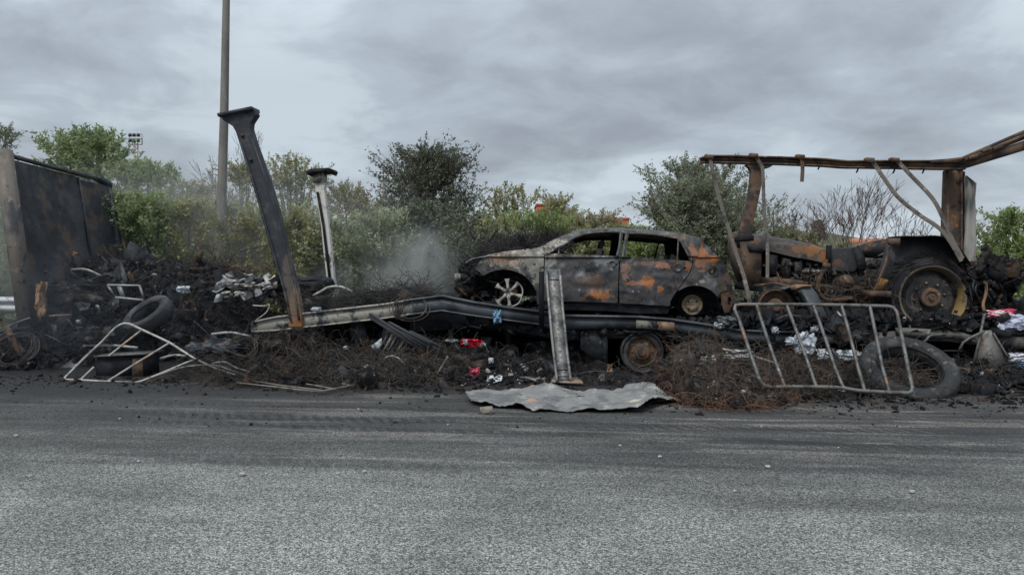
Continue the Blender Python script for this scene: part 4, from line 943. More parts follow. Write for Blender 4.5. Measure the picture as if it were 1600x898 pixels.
# arch liners behind wings (dark tunnels)
for (x, y, r_) in ((787, 464, .50), (1086, 482, .38)):
    s, z = lc(x, y); M_ = Matrix.Translation((s, DC+.03, z)) @ Matrix.Rotation(PI/2, 4, 'X'); m = MB(); P = []
    for i in range(15):
        a = PI*i/14; P.append((s+r_*math.cos(a)*1.0, z+r_*math.sin(a)*.92))
    V = [(a, dd_, b2) for dd_ in (DC+.06, DC+.42) for a, b2 in P]; F_ = [(i, i+1, 16+i-1+1-1+0+0+0 if False else 15+i+1, 15+i) for i in range(14)]
    F_.append(tuple(15+i for i in range(15))); npmesh('wheel_arch', V, F_, m_char, CAR)
# far side, roof, tailgate
far_out = [(851, 399), (850, 440), (850, 480), (1047, 482), (1100, 482), (1135, 478), (1143, 446), (1132, 412), (1101, 378), (1068, 366.5), (1011, 361), (939, 358.5), (911, 360.5), (868, 373), (838, 387), (838, 400)]
carpiece(far_out, [[(868, 399), (890, 378), (915, 371), (960, 371), (955, 400)], [(975, 371), (1052, 377), (1058, 407), (972, 402)]], 'far_side', mirror=True, res=.03, mat=m_char)
V = []; rl = [(893, 363.5), (911, 360.5), (939, 358.5), (975, 359), (1011, 361), (1046, 363.5), (1068, 366.5), (1093, 372.5), (1101, 378)]
nr = 12
for side in (0, 1):
    for x, y in rl:
        s, z = lc(x, y)
        for k in range(nr+1):
            u = k/nr; a = cdep(s, z, False); b_ = 2*DC+WID-a
            V.append((s, a+(b_-a)*u, z-.004+.05*math.sin(PI*u)**.7 - (.02+.03*math.sin(PI*u)+.045*hs(.6, 1, u) if side else 0)+.012*fbm(s*3, u*4, 7)))
F_ = []; k0 = len(rl)*(nr+1)
for i in range(len(rl)-1):
    for k in range(nr):
        a = i*(nr+1)+k; F_.append((a, a+nr+1, a+nr+2, a+1)); F_.append((k0+a, k0+a+1, k0+a+nr+2, k0+a+nr+1))
for k in range(nr): F_.append((k, k+1, k0+k+1, k0+k)); a = (len(rl)-1)*(nr+1)+k; F_.append((a+1, a, k0+a, k0+a+1))
autosmooth(npmesh('roof', V, F_, m_car, CAR))
V = []; tl = [(1101, 378), (1112, 390), (1124, 403), (1134, 414), (1140, 430), (1145, 446), (1144, 470)]
for side in (0, 1):
    for x, y in tl:
        s, z = lc(x, y)
        for k in range(nr+1):
            u = k/nr; V.append((s+.06*math.sin(PI*u)-(.03 if side else 0), cdep(s, z, False)+.02+(2*DC+WID-2*cdep(s, z, False)-.04+0)*u, z))
F_ = []; k0 = len(tl)*(nr+1)
for i in range(len(tl)-1):
    for k in range(nr):
        if 0 < i < 3 and 1 < k < nr-2: continue
        a = i*(nr+1)+k; F_.append((a, a+1, a+nr+2, a+nr+1)); F_.append((k0+a, k0+a+nr+1, k0+a+nr+2, k0+a+1))
autosmooth(npmesh('tailgate', V, F_, m_car, CAR))
# A pillar on the far side is in far_side; bulkhead, dashboard, seats, floor
s, z = lc(855, 400); MB().box((s, DC+WID/2, z-.28), (.12, WID-.2, .52)).build('bulkhead', m_char, CAR)
s, z = lc(880, 402); MB().box((s, DC+WID/2, z-.12), (.25, WID-.24, .2), taper=.8).build('dashboard', m_char, CAR, jit=.012)
s0_, s1_ = lc(845, 480)[0], lc(1045, 480)[0]; MB().box(((s0_+s1_)/2, DC+WID/2, lc(950, 480)[1]), (s1_-s0_, WID-.2, .05)).build('floor_pan', m_char, CAR)
for dd_ in (.42, 1.22):
    s, z = lc(915, 450); st = MB(); M_ = Matrix.Rotation(math.radians(14), 4, 'Y')
    st.box((s+.16, DC+dd_, z+.30), (.10, .44, .62), M_); st.box((s-.12, DC+dd_, z), (.5, .46, .1)); st.box((s+.24, DC+dd_, z+.66), (.07, .2, .16), M_)
    bevel(st.build('seat', m_char, CAR, jit=.012), .02)
s, z = lc(1020, 450); MB().box((s+.28, DC+WID/2, z+.25), (.1, 1.25, .5), Matrix.Rotation(.35, 4, 'Y')).box((s, DC+WID/2, z), (.45, 1.25, .1)).build('rear_seat', m_char, CAR, jit=.012)
s, z = lc(889, 398); 
M_ = Matrix.Translation((s+.05, DC+.45, z+.03)) @ Matrix.Rotation(math.radians(65), 4, 'Y')
MB().tube([tuple(M_ @ Vector((.18*math.cos(a*PI/10), .18*math.sin(a*PI/10), 0))) for a in range(20)], .012, 6, closed=True).build('steering_wheel', m_char, CAR)
MB().tube([L(1030, 376, DC+1.1), L(1026, 392, DC+1.1), L(1022, 407, DC+1.1)], .012, 5).build('rear_strut', m_char, CAR)
# front end: bare beam, engine lump, wheel
s, z = lc(722, 434); MB().beam((s-.08, DC+.24, z), (s+.02, DC+WID-.2, z), .08, .12).build('bumper_beam', m_alu, CAR)
MB().box((s-.10, DC+.25, z), (.07, .10, .12)).build('crash_box', m_alu, CAR, jit=.006)
MB().beam((s-.08, DC+.3, z+.005), (s+.65, DC+.38, z), .07, .1).build('chassis_leg', m_char, CAR)
s, z = lc(775, 435); eng = MB()
for i in range(26):
    q = rng.uniform(-1, 1, 3); eng.box((s+q[0]*.38, DC+.75+q[1]*.45, z+q[2]*.17+.02), tuple(rng.uniform(.08, .3, 3)), Matrix.Rotation(rng.uniform(0, 3), 4, Vector(rnd_unit(1)[0])))
eng.build('engine', m_char, CAR)
s, z = lc(735, 430); MB().box((s+.03, DC+.85, z-.02), (.05, 1.2, .42)).build('radiator', m_char, CAR, jit=.012)
P = np.array([L(rng.uniform(724, 762), rng.uniform(412, 466), DC+rng.uniform(.15, 1.3)) for _ in range(420)])
VF = chips(P, .09, (1, .5, .3)); npmesh('crushed_front', VF[0], VF[1], m_debris, CAR)['kind'] = 'stuff'
VF = wires(P[::2], .3, .005, .4, 8, .8); npmesh('front_wiring', VF[0], VF[1], m_wirek, CAR)['kind'] = 'stuff'
MB().tube(spl([L(727, 411, DC+.1), L(740, 404, DC+.08), L(758, 401, DC+.05), (lc(786, 394)[0], DC+.1, lc(786, 394)[1])], 10), .012, 5).build('bonnet_edge', m_alu, CAR)
s, z = lc(793, 458); zw = z
M_ = Matrix.Translation((s, DC+.13, z)) @ Matrix.Rotation(PI/2, 4, 'X')
FW = MB().lathe([(.20, -.16), (.215, -.15), (.205, -.02), (.195, -.005), (.19, .0), (.185, -.15)], M_, 40).build('wheel', m_char, CAR); autosmooth(FW)
MB().tube([tuple(M_ @ Vector(((.222+.006*math.sin(a_*5))*math.cos(a_), (.222+.005*math.sin(a_*7))*math.sin(a_), .008))) for a_ in np.radians(np.linspace(205, 408, 34))], .012, 7).build('rim_lip', m_rim, FW)
for a in np.radians((95, 44, -15, -85, -139, 148)):
    R_ = M_ @ Matrix.Rotation(a, 4, 'Z')
    V = []; st = [(.03, .045, .012), (.09, .024, .018), (.15, .025, .014), (.19, .038, .005), (.222, .052, .0)]
    for r_, hw_, zz_ in st: V += [(r_, -hw_, zz_-.03), (r_, -hw_*.7, zz_+.012), (r_, hw_*.7, zz_+.012), (r_, hw_, zz_-.03)]
    F_ = []
    for i in range(4):
        for q in range(4): F_.append((4*i+q, 4*i+4+q, 4*i+4+(q+1) % 4, 4*i+(q+1) % 4))
    F_ += [(0, 1, 2, 3), (19, 18, 17, 16)]
    MB().add(V, F_, R_).build('spoke', m_rim, FW)
MB().lathe([(.062, -.03), (.06, .012), (.03, .02), (.028, .006), (0, .004)], M_, 18).build('hub', m_rim, FW, smooth=True)
for k in range(5): a = 2*PI*(k+.5)/5; MB().lathe([(.012, .008), (.012, .018), (0, .018)], M_ @ Matrix.Translation((.043*math.cos(a+1.6), .043*math.sin(a+1.6), 0)), 8).build('nut_hole', m_char, FW)
MB().lathe([(.15, -.14), (.15, -.10), (0, -.10)], M_, 28).build('brake_disc', m_rusty, CAR)
s, z = lc(1084, 477); M_ = Matrix.Translation((s, DC+.20, z)) @ Matrix.Rotation(PI/2, 4, 'X')
RW = MB().lathe([(.155, -.1), (.158, .0), (.15, .02), (.14, .02), (.135, .0), (.10, -.01), (.09, .02), (.06, .03), (.04, .02), (0, .02)], M_, 32).build('wheel', surf('brown brake drum', (.17, .13, .09), [((.07, .055, .045), 12, .5, .1), ((.28, .24, .18), 16, .6, .08)], rough=.7), CAR); autosmooth(RW)
for k in range(4): a = PI/4+k*PI/2; MB().lathe([(.014, 0), (.014, .04), (0, .04)], M_ @ Matrix.Translation((.085*math.cos(a), .085*math.sin(a), 0)), 8).build('stud', m_char, RW)
MB().lathe([(.20, -.2), (.21, -.1), (.17, -.12)], M_, 24).build('tyre_remains', m_char, RW)
for x in (790, 1086):
    s, z = lc(x, 480); MB().box((s, DC+.95, z+.02), (.1, 1.2, .08)).build('axle', m_char, CAR)
# debris the car sits in and the burnt straw where its bonnet was
HB = Heap([(716, .10, 468, .5), (760, .06, 471, .4), (830, .05, 484, .4), (900, .05, 492, .4), (1000, .05, 496, .4), (1100, .05, 500, .4), (1160, .05, 500, .4), (1300, .05, 505, .5)], .05, 1.3, 21, .5, z0=.62)
stuffobj('charred_scraps', chips(HB.pts(1400, lift=.03), .07, (1, .5, .2)), m_char, 'black rubbish on the trailer bed around the car wheels', 'scraps')
P = np.stack([rng.uniform(lc(735, 400)[0], lc(872, 400)[0], 3200), DC+rng.uniform(.15, 1.5, 3200), np.zeros(3200)], 1)
hz = np.interp(P[:, 0], [lc(x, 400)[0] for x in (725, 745, 765, 790, 830, 862, 885)], [lc0(790, y)[1] for y in (418, 404, 388, 377, 373, 373, 376)])
u = (P[:, 1]-DC)/1.5; P[:, 2] = hz - .22 + .24*np.clip(np.sin(np.clip(u*1.3, 0, 1)*PI*.5), 0, 1) + rng.normal(0, .02, 3200)
stuffobj('burnt_straw', wires(P, .32, .0035, .35, 6, .25), m_wirek, 'black burnt straw heaped where the car bonnet was', 'burnt straw')
V = []; F_ = []; gs = np.linspace(lc(733, 400)[0], lc(880, 400)[0], 30); gd = np.linspace(DC+.12, DC+1.55, 24)
for a in gs:
    for b_ in gd:
        hh = np.interp(a, [lc(x, 400)[0] for x in (725, 745, 765, 790, 830, 862, 885)], [lc0(790, y)[1] for y in (420, 407, 391, 380, 376, 376, 379)]); u = (b_-DC)/1.5
        V.append((a, b_, hh-.24+.24*math.sin(min(1, u*1.3)*PI/2)+.04*fbm(a*6, b_*6)))
for i in range(29):
    for j in range(23): a = i*24+j; F_.append((a, a+24, a+25, a+1))
tag(npmesh('burnt_straw', V, F_, m_debris), 'matted black ash beneath the burnt straw on the car front', 'burnt straw', kind='stuff')
MB().beam(L(764, 379, .9), L(778, 358, .9), .04, .02).build('stick', m_char).name = 'metal_strip'
o = bpy.data.objects['metal_strip']; tag(o, 'thin black metal strip poking up from the straw over the car front', 'metal strip')

# ------------------------------------------------------------------ burnt tractor
DT = .85
TC = thing('burnt_tractor', 'burnt out rusty farm tractor standing on the trailer behind the car', 'tractor', (L(1350, 500, 1.2)[0], 1.2, L(1350, 505, 1.2)[2]))
tb = INFO[TC.name]
def te(px, py, d=DT): q = L(px, py, d); return (q[0]-tb[0], d-tb[1], q[2]-tb[2])
m_hood = surf('burnt tractor bonnet', (.085, .07, .062), [((.035, .035, .038), 2.5, .48, .12), ((.14, .13, .12), 5, .58, .1), ((.15, .08, .055), 4, .6, .08)],
    blobs=[(te(1268, 391), (.20, .5, .10), (.27, .12, .045)), (te(1250, 388), (.14, .5, .08), (.22, .11, .05)), (te(1286, 400), (.08, .5, .09), (.30, .11, .035)), (te(1180, 376), (.12, .5, .07), (.22, .12, .08)), (te(1222, 380), (.2, .5, .04), (.16, .12, .10))], rough=.6, bump=.4)
stn = [(1148, 363, 384), (1153, 361.5, 385), (1196, 366, 391), (1240, 373, 401), (1270, 380, 407), (1292, 386, 412)]
V = []; nh = 12; HWH = .32
for side in (0, 1):
    for x, a, b_ in stn:
        A = L(x, a, DT); B = L(x, b_, DT); t_ = .02*side
        for k in range(nh+1):
            th_ = PI*k/nh; c_ = math.cos(th_); w_ = HWH-t_
            yy = DT+HWH-w_*(1 if c_ > 0 else -1)*abs(c_)**.6; V.append((A[0], yy, B[2]+(A[2]-B[2]-t_)*math.sin(th_)**.55+.012*fbm(A[0]*4, yy*4, 2)))
F_ = []; k0 = len(stn)*(nh+1)
for i in range(len(stn)-1):
    for k in range(nh):
        a = i*(nh+1)+k; F_.append((a, a+nh+1, a+nh+2, a+1)); F_.append((k0+a, k0+a+1, k0+a+nh+2, k0+a+nh+1))
autosmooth(npmesh('bonnet', V, F_, m_hood, TC), 50)
MB().poly([(1148, 364), (1158, 372), (1168, 385), (1190, 388), (1190, 446), (1167, 452), (1153, 412)], DT-.01, .66).build('nose', m_rusty, TC, jit=.004)
MB().poly([(1150, 374), (1155, 374), (1157, 386), (1152, 386)], DT-.03, .03).build('headlamp_hole', m_char, TC)
MB().poly([(1168, 384), (1192, 388), (1193, 396), (1170, 392)], DT-.03, .04).build('side_trim', m_char, TC)
m_eng = surf('oily burnt casting', (.045, .042, .040), [((.016, .016, .018), 6, .46, .1), ((.11, .085, .068), 9, .58, .08)], rough=.6, bump=.6)
MB().poly([(1196, 392), (1290, 411), (1340, 420), (1340, 455), (1196, 445)], DT+.16, .3).build('engine_block', m_char, TC)
for (a, b_, c_, d_) in ((1250, 420, 1290, 440), (1300, 424, 1350, 450), (1350, 420, 1388, 448), (1206, 432, 1250, 446)):
    bevel(MB().poly([(a, b_), (c_-3, b_+2), (c_, b_+6), (c_-1, d_), (a+2, d_-1)], DT+.06, .25).build('casting', m_eng, TC, jit=.006), .02, 2)
for x_ in range(1256, 1286, 7): MB().lathe([(.03, 0), (.035, .05), (.02, .06), (.018, .1), (0, .1)], Matrix.Translation(L(x_, 424, DT+.06)) @ Matrix.Rotation(PI/2, 4, 'X'), 10).build('injector', m_alu, TC)
MB().lathe([(.11, -.1), (.12, .0), (.10, .03), (.05, .035), (.045, .08), (0, .08)], Matrix.Translation(L(1322, 441, DT)) @ Matrix.Rotation(PI/2, 4, 'X'), 22).build('pulley', m_rusty, TC)
MB().strip([(1152, 440, 452), (1190, 446, 456), (1200, 470, 480)], DT-.1, .2).build('front_support', m_char, TC)
for (a, b_, c_, d_) in ((1200, 396, 1216, 429), (1222, 403, 1236, 435), (1242, 408, 1252, 430), (1258, 418, 1276, 432)):
    MB().poly([(a, b_), (c_, b_+2), (c_-1, d_), (a, d_-1)], DT+.04, .2).build('engine_part', m_eng, TC, jit=.005)
for i in range(16):
    x = rng.uniform(1200, 1380); y = rng.uniform(414, 450); r_ = rng.uniform(.015, .035); c_ = L(x, y, DT+rng.uniform(-.05, .1))
    q = MB().lathe([(0, .0), (r_*.6, .01), (r_, .03), (r_, .14), (0, .15)], Matrix.Translation(c_) @ Matrix.Rotation(rng.uniform(0, 3), 4, Vector(rnd_unit(1)[0])), 9)
    q.build('engine_part', m_eng if i % 3 else m_rusty, TC)
for i in range(26):
    x = rng.uniform(1195, 1385); y = rng.uniform(415, 470); p0 = Vector(L(x, y, DT+rng.uniform(-.12, .05)))
    MB().tube(spl([p0, p0+Vector(rng.normal(0, .1, 3)), p0+Vector(rng.normal(0, .18, 3)), p0+Vector(rng.normal(0, .25, 3))], 10), rng.uniform(.006, .013), 5).build('pipe', m_rusty if i % 2 else m_char, TC)
MB().strip([(1183, 432, 443), (1240, 436, 446), (1290, 444, 452), (1400, 450, 462)], DT+.02, .12).build('frame_rail', m_rusty, TC)
MB().strip([(1180, 444, 448), (1215, 441, 447), (1250, 448, 452)], DT-.25, .1).build('front_axle', m_rusty, TC)
o = MB().tube(spl([L(1291, 405, DT-.12), L(1289, 420, DT-.12), L(1280, 436, DT-.12), L(1278, 451, DT-.12), L(1285, 464, DT-.12), L(1298, 469, DT-.12), L(1330, 466, DT-.1)], 20), .032, 9).build('exhaust_pipe', m_rusty, TC); autosmooth(o)
MB().tube([L(1286, 414, DT-.12), L(1296, 416, DT-.12)], .05, 10).build('pipe_flange', m_rusty, TC)
MB().poly([(1293, 383), (1300, 384), (1297, 412), (1292, 414)], DT-.14, .08).build('rubber_hose', m_char, TC)
m_tank = surf('scorched tank', (.04, .042, .047), [((.075, .07, .068), 4, .52, .12), ((.16, .07, .04), 6, .62, .06)], rough=.6)
o = MB().poly([(1296, 388), (1338, 386), (1345, 396), (1344, 418), (1336, 426), (1300, 424)], DT, .62).build('fuel_tank', m_tank, TC, jit=.006); bevel(o, .03, 3)
o = MB().poly([(1338, 386), (1349, 381), (1368, 377), (1390, 374), (1400, 380), (1400, 404), (1368, 402), (1352, 398)], DT+.3, .5).build('cowl', m_hood if False else surf('rusty cowl', (.22, .11, .055), [((.10, .065, .05), 6, .48, .1), ((.035, .035, .037), 3, .5, .1)], rough=.8), TC, jit=.005)
MB().poly([(1334, 388), (1342, 384), (1352, 402), (1353, 420), (1344, 432), (1340, 412)], DT-.05, .1).build('bracket', m_char, TC, jit=.006)
# front wheel and its curved mudguard
c_ = L(1212, 479, .35); M_ = Matrix.Translation(c_) @ Matrix.Rotation(PI/2, 4, 'X')
w = MB().lathe([(.25, -.2), (.26, -.18), (.225, -.1), (.225, .0), (.25, .03), (.262, .05), (.25, .055), (.235, .035), (.215, .0), (.20, -.06), (.13, -.09), (.12, -.02), (.07, -.0), (.06, .04), (0, .04)], M_, 36).build('front_wheel', m_rusty, TC); autosmooth(w)
for k in range(7):
    rr = .27+.012*k; MB().tube([tuple(M_ @ Vector((rr*math.cos(a*PI/18)*rng.uniform(.98, 1.03), rr*math.sin(a*PI/18), -.02-.03*k+rng.normal(0, .008)))) for a in range(36)], .006, 4, closed=True).build('bead_wire', m_wirek, w)
V = []
for side in (0, 1):
    for i in range(11):
        a = math.radians(118-i*12.5); r_ = .37-.012*side; cc = L(1240, 486, .3)
        px = cc[0]+r_*math.cos(a)*1.05; pz = cc[2]+r_*math.sin(a)*1.02
        V += [(px, .16, pz), (px, .55, pz)]
F_ = []
for i in range(10): a = 2*i; F_ += [(a, a+1, a+3, a+2), (22+a, 22+a+2, 22+a+3, 22+a+1)]
F_ += [(0, 2*k, 22+2*k, 22) for k in ()]
for i in range(10): a = 2*i; F_ += [(a, a+2, 24+a, 22+a), (a+1, 23+a, 25+a, a+3)]
m_mg = surf('blue grey mudguard', (.075, .085, .092), [((.04, .045, .05), 4, .5, .12), ((.16, .15, .12), 8, .62, .06)], rough=.55)
autosmooth(npmesh('front_mudguard', V, F_, m_mg, TC))
MB().poly([(1240, 451), (1252, 447), (1267, 447), (1278, 460), (1290, 490), (1296, 522), (1277, 522), (1266, 482), (1253, 459)], .06, .3).build('front_mudguard', m_mg, TC)
MB().strip([(1240, 448, 453), (1254, 445, 448), (1268, 445, 448)], .03, .5).build('mudguard_edge', m_wood, TC)
# rear wheels
m_rrim = surf('rear rim brown with ochre light patch', (.11, .09, .07), [((.04, .037, .035), 5, .54, .12), ((.18, .13, .075), 6, .58, .1)], blobs=[(te(1496, 480, .25), (.14, .5, .34), (.27, .18, .07)), (te(1414, 480, .25), (.10, .5, .3), (.17, .14, .10))], rough=.6)  # ochre patch at right paints in the light falling on the inner rim
for j, (dd_, sg) in enumerate(((.20, 1), (2.15, -1))):
    c_ = Vector(L(1457, 465, .20)); c_.y = dd_; M_ = Matrix.Translation(c_) @ Matrix.Rotation(PI/2*sg, 4, 'X')
    w = MB().lathe([(.40, -.34), (.455, -.36), (.47, -.33), (.445, -.30), (.42, -.22), (.42, -.1), (.445, -.03), (.475, .0), (.47, .02), (.45, .015), (.43, -.02), (.405, -.08), (.40, -.2), (.385, -.24)], M_, 48).build('rear_wheel', m_rrim, TC); autosmooth(w)
    d2 = MB().lathe([(.41, -.17), (.36, -.15), (.33, -.11), (.26, -.10), (.20, -.13), (.15, -.13), (.145, -.09)], M_, 40).build('wheel_disc', m_eng, w); autosmooth(d2)
    h_ = MB().lathe([(.145, -.13), (.14, -.04), (.12, -.025), (.09, -.025), (.085, -.05), (.04, -.05), (.035, -.01), (0, -.01)], M_, 28).build('hub', m_rusty, w); autosmooth(h_)
    for k in range(8):
        a = 2*PI*k/8+.2; MB().lathe([(.017, -.13), (.017, -.09), (0, -.088)], M_ @ Matrix.Translation((.215*math.cos(a), .215*math.sin(a), 0)), 6).build('wheel_nut', m_alu if k in (1, 2, 0) else m_rusty, w)
    n = 520; th_ = rng.uniform(0, 2*PI, n); r_ = rng.uniform(.475, .60, n)
    P = np.array([tuple(M_ @ Vector((r_[i]*math.cos(th_[i]), r_[i]*math.sin(th_[i]), rng.uniform(-.34, .02)))) for i in range(n)])
    tan = np.array([tuple((M_.to_3x3() @ Vector((-math.sin(t_), math.cos(t_), 0)))) for t_ in th_])
    VF = wires(P, .35, .004, .05, 7, 1.0, dirs=tan); npmesh('tyre_wire', VF[0], VF[1], m_wirek, w)
    ty = MB().lathe([(.47, -.33), (.54, -.34), (.575, -.28), (.58, -.06), (.53, .0), (.47, .0)], M_, 48).build('tyre_remains', m_char, w, jit=.012); autosmooth(ty, 60)
rf = [(1388, 372), (1404, 371), (1421, 371.5), (1449, 370.5), (1462, 372), (1472, 376), (1485, 385), (1495, 400), (1503, 412), (1490, 418), (1470, 412), (1440, 414), (1420, 424), (1408, 440), (1396, 460), (1365, 462), (1372, 430), (1382, 395)]
for dd_ in (.33, 1.95):
    MB().poly(rf if dd_ < 1 else [(x-3, y+2) for x, y in rf], dd_, .02).build('rear_mudguard', surf('sooty mudguard', (.028, .03, .035), [((.055, .052, .052), 3, .5, .12), ((.10, .065, .045), 4, .62, .08)], rough=.55) if dd_ < 1 else m_char, TC)
top_ = [(1388, 372), (1404, 371), (1421, 371.5), (1449, 370.5), (1462, 372), (1472, 376), (1485, 385), (1495, 400), (1503, 412)]
V = []
for x, y in top_: q = L(x, y, .33); V += [(q[0], .08, q[2]), (q[0], .36, q[2]), (q[0], .36, q[2]+.018), (q[0], .08, q[2]+.018)]
F_ = []
for i in range(len(top_)-1):
    for k in range(4): F_.append((4*i+k, 4*i+(k+1) % 4, 4*i+4+(k+1) % 4, 4*i+4+k))
F_ += [(3, 2, 1, 0), tuple(4*(len(top_)-1)+k for k in range(4))]
npmesh('mudguard_top', V, F_, m_char, TC)
MB().poly([(1387, 372), (1407, 372), (1406, 384), (1390, 383)], .06, .05).build('lamp_bracket', m_rusty, TC)
o = MB().tube([L(1390, 384, .2), L(1384, 410, .2), L(1370, 445, .2), L(1362, 462, .2)], .018, 6).build('stay', m_rusty, TC)
MB().poly([(1376, 434), (1388, 437), (1386, 452), (1368, 453)], .30, .03).build('rust_plate', surf('orange plate', (.30, .14, .05), [((.1, .06, .04), 8, .5, .1)], rough=.8), TC)
MB().strip([(1360, 454, 463), (1393, 455, 464)], .1, .4).build('step', m_rusty, TC)
s, z = L(1420, 440, 1.2)[0], L(1420, 440, 1.2)[2]; MB().box((s, 1.2, z), (1.0, .8, .35)).box((s+.3, 1.2, z-.1), (.5, 1.7, .2)).build('transmission', m_char, TC, jit=.02)
MB().beam(L(1372, 400, 1.1), L(1384, 395, 1.1), .03, .03).build('lever', m_gate, TC)
# charred hitch and implement at the back
s, z = L(1555, 440, .5)[0], L(1555, 440, .5)[2]; hm = MB()
for i in range(46):
    x = rng.uniform(1505, 1582); y = rng.uniform(418, 438) if i % 2 else rng.uniform(425, 490); 
    if x > 1560 and y > 455: y -= 35
    c_ = L(x, y, rng.uniform(.25, 1.0)); hm.box(c_, tuple(rng.uniform(.05, .26, 3)), Matrix.Rotation(rng.uniform(0, 3), 4, Vector(rnd_unit(1)[0])))
hm.build('hitch', m_char, TC, jit=.02)
P = np.array([L(rng.uniform(1502, 1586), rng.uniform(412, 446), rng.uniform(.2, 1.0)) for _ in range(500)]+[L(rng.uniform(1505, 1560), rng.uniform(440, 495), rng.uniform(.2, 1.0)) for _ in range(500)])
VF = chips(P, .12, (1, .35, .2)); npmesh('charred_parts', VF[0], VF[1], m_debris, TC)['kind'] = 'stuff'
VF = wires(P[::3], .3, .006, .5, 8, .8); npmesh('charred_wiring', VF[0], VF[1], m_wirek, TC)['kind'] = 'stuff'
P = np.array([L(rng.uniform(1195, 1385), rng.uniform(410, 458), rng.uniform(.9, 1.15)) for _ in range(300)])
VF = chips(P, .07, (1, .5, .4)); npmesh('engine_clutter', VF[0], VF[1], m_eng, TC)['kind'] = 'stuff'
VF = wires(P[::8], .3, .006, .4, 8, .8); npmesh('engine_wiring', VF[0], VF[1], m_wireb, TC)['kind'] = 'stuff'
MB().poly([(1505, 414), (1540, 410), (1545, 404), (1552, 412), (1585, 412), (1584, 420), (1552, 424), (1540, 433), (1506, 424)], .3, .3).build('hitch_arm', m_char, TC, jit=.01)
c_ = L(1574, 437, .35); MB().lathe([(0, -.3), (.12, -.28), (.13, .0), (.10, .05), (0, .06)], Matrix.Translation(c_) @ Matrix.Rotation(PI/2, 4, 'X'), 18).build('hitch_roller', m_char, TC, jit=.008)
c_ = L(1552, 462, .6); MB().lathe([(.10, -.3), (.36, -.28), (.38, -.1), (.36, .0), (.12, .03)], Matrix.Translation(c_) @ Matrix.Rotation(PI/2, 4, 'X') @ Matrix.Diagonal((.55, 1, 1, 1)), 22).build('implement_drum', m_char, TC, jit=.014)
MB().tube(spl([L(1539, 436, .2), L(1541, 455, .15), L(1536, 475, .12), L(1538, 486, .1)], 10), .022, 6).build('link_arm', m_wood, TC)
for a, b_ in (((1523, 435), (1524, 462)), ((1527, 440), (1531, 470))): MB().tube(spl([L(*a, .2), L(a[0]-3, (a[1]+b_[1])/2, .15), L(*b_, .2)], 8), .014, 5).build('chain', m_steel, TC)
P = np.array([L(rng.uniform(1250, 1400), rng.uniform(430, 495), rng.uniform(.3, .9)) for _ in range(260)])
stuffobj('wire_tangle', wires(P, .45, .0034, .5, 10, .5, grav=.03), m_wireb, 'brown burnt wire hanging between the tractor front and rear wheels', 'wire tangle')
P = np.array([L(rng.uniform(1150, 1600), rng.uniform(492, 516), rng.uniform(-.05, .8)) for _ in range(1300)])
stuffobj('charred_scraps', chips(P, .10, (1, .6, .2)), m_char, 'black rubbish on the bed under the tractor', 'scraps')
P = np.array([L(rng.uniform(1150, 1600), rng.uniform(490, 516), rng.uniform(-.1, .3)) for _ in range(60)])
stuffobj('ash_flakes', chips(P, .03, (1, .7, .3)), m_ash, 'white ash flecks on the bed under the tractor', 'ash flakes')

HF = Heap([(690, .75, 478, 1.5), (760, .75, 474, 1.6), (900, .8, 482, 1.6), (1040, .8, 484, 1.6), (1140, .6, 474, 1.5), (1200, .6, 462, 1.5), (1290, .6, 458, 1.6), (1400, .7, 455, 1.6), (1500, .7, 440, 1.5), (1560, .5, 440, 1.2), (1590, .4, 470, 1.0), (1720, .3, 478, 1.0)], .08, .9, 41, .6, z0=.72)  # heap added as dark fill for the gaps below and behind the wrecks
HF.mesh('charred_heap', 'black rubble added as dark fill on the bed behind and beneath the wrecks', 'debris heap', m_char, .06)
stuffobj('charred_scraps', chips(HF.pts(1200, lift=.06), .09, (1, .45, .15)), m_char, 'black scraps on the dark fill rubble behind the wrecks', 'scraps')
# net draped over the trailer left half
P = np.array([L(x, np.interp(x, [470, 520, 560, 620, 660, 700], [482, 468, 462, 455, 452, 466])+rng.uniform(-4, 16), rng.uniform(.1, 1.3)) for x in rng.uniform(470, 680, 1500)])
stuffobj('wire_tangle', wires(P, .5, .0033, .28, 9, .15), m_wirek, 'dark wire netting draped over the trailer left of the smoke', 'wire netting')
HN = Heap([(455, .15, 468, 1.4), (520, .15, 462, 1.4), (600, .15, 458, 1.3), (650, .15, 456, 1.2), (700, .15, 466, 1.0)], .05, 1.0, 33, .8, z0=.95)
HN.mesh('charred_heap', 'black matted heap on the trailer beneath the draped netting', 'debris heap', m_debris, .06)
for k in range(6):
    x = 632+k*4; o = MB().tube(spl([L(620, 500, -.05), L(x-14, 470, -.03), L(x, 452+k, .1), L(x+12, 458, .3)], 12), .007, 5).build('net_strand', m_wireb)
    tag(o, ('leftmost', 'second', 'third', 'fourth', 'fifth', 'rightmost')[k]+' of six brown looped strands of netting rising over the trailer beam', 'net strand', None)
o = MB().tube(spl([L(489, 462, .4), L(502, 455, .4), L(514, 448.5, .4), L(533, 448, .4), L(551, 456, .4)], 14), .022, 6, flat=.5).build('curved_strip', m_gatew); tag(o, 'pale curved metal strip lying at the foot of the white post', 'metal strip')

